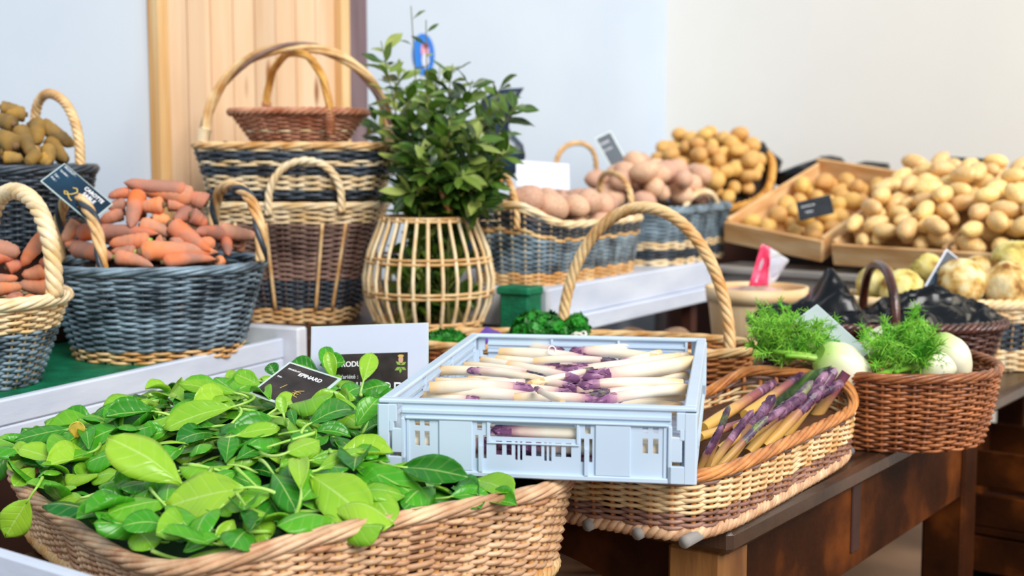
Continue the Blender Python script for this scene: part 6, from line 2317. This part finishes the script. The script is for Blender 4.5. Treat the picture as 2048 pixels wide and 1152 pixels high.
# ------------------------------------------------------------------ black plastic bags at the back
def crumpled(name, label, pts, seed, mat='black_plastic', thick=0.05, n=26):
    """Crumpled bag: outline points (world) of its front face; puffed to a closed, folded body."""
    P = np.array(pts, float)
    c = P.mean(0)
    Q_, _ = resample(P, 48, True)
    rings = []
    for s_, dep in [(0.02, -thick), (0.35, -thick * 0.9), (0.7, -thick * 0.7), (0.92, -thick * 0.35), (1.0, 0.0), (0.92, thick * 0.35), (0.7, thick * 0.7), (0.35, thick * 0.9), (0.02, thick)]:
        R_2 = c + (Q_ - c) * s_ + np.array([0.0, dep, 0])
        rings.append([p_ + np.array([mnoise.noise(Vector(p_ * 14) + Vector((seed, 0, dep * 20))), mnoise.noise(Vector(p_ * 18) + Vector((0, seed, 0))), mnoise.noise(Vector(p_ * 16) + Vector((0, 0, seed)))]) * 0.018 * (s_ < 0.99) for p_ in R_2])
    o = MB().grid(np.array(rings), True).build(name, mat, None, origin=tuple(np.array([c[0], c[1], P[:, 2].min()])))
    return tag(o, label, 'bag')


crumpled('plastic_bag', 'black plastic bag with pointed ears behind the golden potatoes', [at(*p_, 4.62) for p_ in ((1432, 300), (1448, 276), (1470, 292), (1500, 290), (1528, 282), (1535, 296), (1566, 322), (1558, 345), (1540, 400), (1510, 400))], 3)
crumpled('plastic_bag', 'black plastic bag lying along the wall behind the crates, left part', [at(*p_, 4.62) for p_ in ((1555, 345), (1600, 328), (1660, 310), (1685, 315), (1700, 340), (1690, 380), (1600, 385), (1550, 370))], 5)
crumpled('plastic_bag', 'flat black plastic bag end behind the first potato crate, right part', [at(*p_, 4.50) for p_ in ((1690, 332), (1730, 322), (1778, 326), (1782, 345), (1770, 375), (1700, 375))], 7)
crumpled('plastic_bag', 'blue-black plastic bag with a sharp corner sticking out behind the laurel', [at(*p_, 3.60) for p_ in ((965, 195), (1000, 178), (1052, 175), (1012, 202), (1014, 240), (1022, 268), (1045, 282), (1051, 310), (1036, 340), (1008, 352), (975, 430), (950, 592), (890, 592), (900, 430), (945, 300))], 9, 'blue_black_plastic', 0.03)
o = MB().xbox(CORNER, WRd, WRn, up, (0.35, 0.05, 0), (1.0, 0.36, Z(-0.175)), 0.01).build('long_box', 'shelf_wood', None, smooth=False)
tag(o, 'long dark box against the right wall behind the potato crates', 'box')

# dark crates under the far end of the table, seen at the right edge
for i in range(3):
    o = MB()
    fx_, fy_ = np.array([0.8, -0.6, 0]), np.array([0.6, 0.8, 0])
    z0_ = 0.001 + i * 0.205
    for a_, b_ in (((0, 0, 0.02), (0.5, 0.012, 0.095)), ((0, 0, 0.115), (0.5, 0.012, 0.2)), ((0, 0.013, 0.02), (0.012, 0.35, 0.2)), ((0.488, 0.013, 0.02), (0.5, 0.35, 0.2)), ((0, 0.338, 0.02), (0.5, 0.35, 0.2)), ((0, 0, 0), (0.5, 0.35, 0.018))):
        o.xbox((1.02, 3.16, z0_), fx_, fy_, up, a_, b_, 0.002)
    oo = o.build('storage_crate', 'table_wood', None, smooth=False)
    tag(oo, 'dark wooden crate in the stack under the far end of the table, %s one' % ('bottom', 'middle', 'top')[i], 'crate', 'dark crates under the table')

# white plank at the very front left
pa, pb = atz(0, 1093, -0.425), atz(202, 1153, -0.425)
dp = pb - pa
dp /= np.linalg.norm(dp)
np_ = np.array([-dp[1], dp[0], 0])
if np_[1] > 0:
    np_ = -np_
o = MB().xbox((pa[0], pa[1], 0), dp, np_, up, (-0.12, 0.0, RT + 0.0005), (0.26, 0.016, Z(-0.425)), 0.003).build('white_plank', 'white_paint', None, smooth=False)
tag(o, 'blurred white painted board in the bottom left corner, in front of the spinach basket', 'board')

# ------------------------------------------------------------------ leave out what cannot be seen, then name the piles
bpy.context.view_layer.update()
dg = bpy.context.evaluated_depsgraph_get()


def seen(o):
    meshes = [o] if o.type == 'MESH' else [c for c in o.children]
    names = {m_.name for m_ in meshes}
    hits = 0
    for m_ in meshes:
        V = m_.data.vertices
        step = max(1, len(V) // 60)
        for i in range(0, len(V), step):
            w = m_.matrix_world @ V[i].co
            px, py = proj(w)
            if not (-90 < px < 2138 and -60 < py < 1212):
                continue
            d = Vector(w) - Vector(CAM)
            L = d.length
            ok, loc, nr, idx, ob, mx_ = S.ray_cast(dg, Vector(CAM), d.normalized(), distance=L + 0.01)
            if ok and (ob.name in names or (loc - Vector(CAM)).length > L - 0.002):
                hits += 1
                if hits >= 3:
                    return True
    return False


ORD = ['first', 'second', 'third', 'fourth', 'fifth', 'sixth', 'seventh', 'eighth', 'ninth', 'tenth', 'eleventh', 'twelfth', 'thirteenth', 'fourteenth', 'fifteenth', 'sixteenth', 'seventeenth', 'eighteenth', 'nineteenth', 'twentieth']


def remove(o):
    for c in list(o.children):
        bpy.data.objects.remove(c)
    bpy.data.objects.remove(o)


for objs, place, noun, rows in PILES:
    keep = [o for o in objs if seen(o)]
    gone = [o for o in objs if o not in keep]
    for o in gone:
        remove(o)
    P = {o: proj(o.matrix_world.translation) for o in keep}
    keep.sort(key=lambda o: P[o][1])
    sizes = sorted(o.scale[0] for o in keep)
    n_ = len(keep)
    rows = max(1, min(rows, n_))
    while n_ / rows > 19:
        rows += 1
    for ri in range(rows):
        row = keep[ri * n_ // rows:(ri + 1) * n_ // rows]
        row.sort(key=lambda o: P[o][0])
        rname = 'top row' if ri == 0 else ('bottom row' if ri == rows - 1 else ORD[ri] + ' row')
        for ci, o in enumerate(row):
            if 'shade_word' in o:
                look = o['shade_word'] + ' '
            else:
                s0 = o.scale[0]
                look = 'large ' if s0 > sizes[int(n_ * 0.75)] else ('small ' if s0 < sizes[int(n_ * 0.25)] else '')
            if o.type == 'EMPTY' and 'shade_word' not in o:
                look = ''
            o['label'] = '%s%s %s, %s, %s from left' % (look, noun, place, rname, ORD[ci])
for o in bpy.data.objects:
    if 'shade_word' in o:
        del o['shade_word']
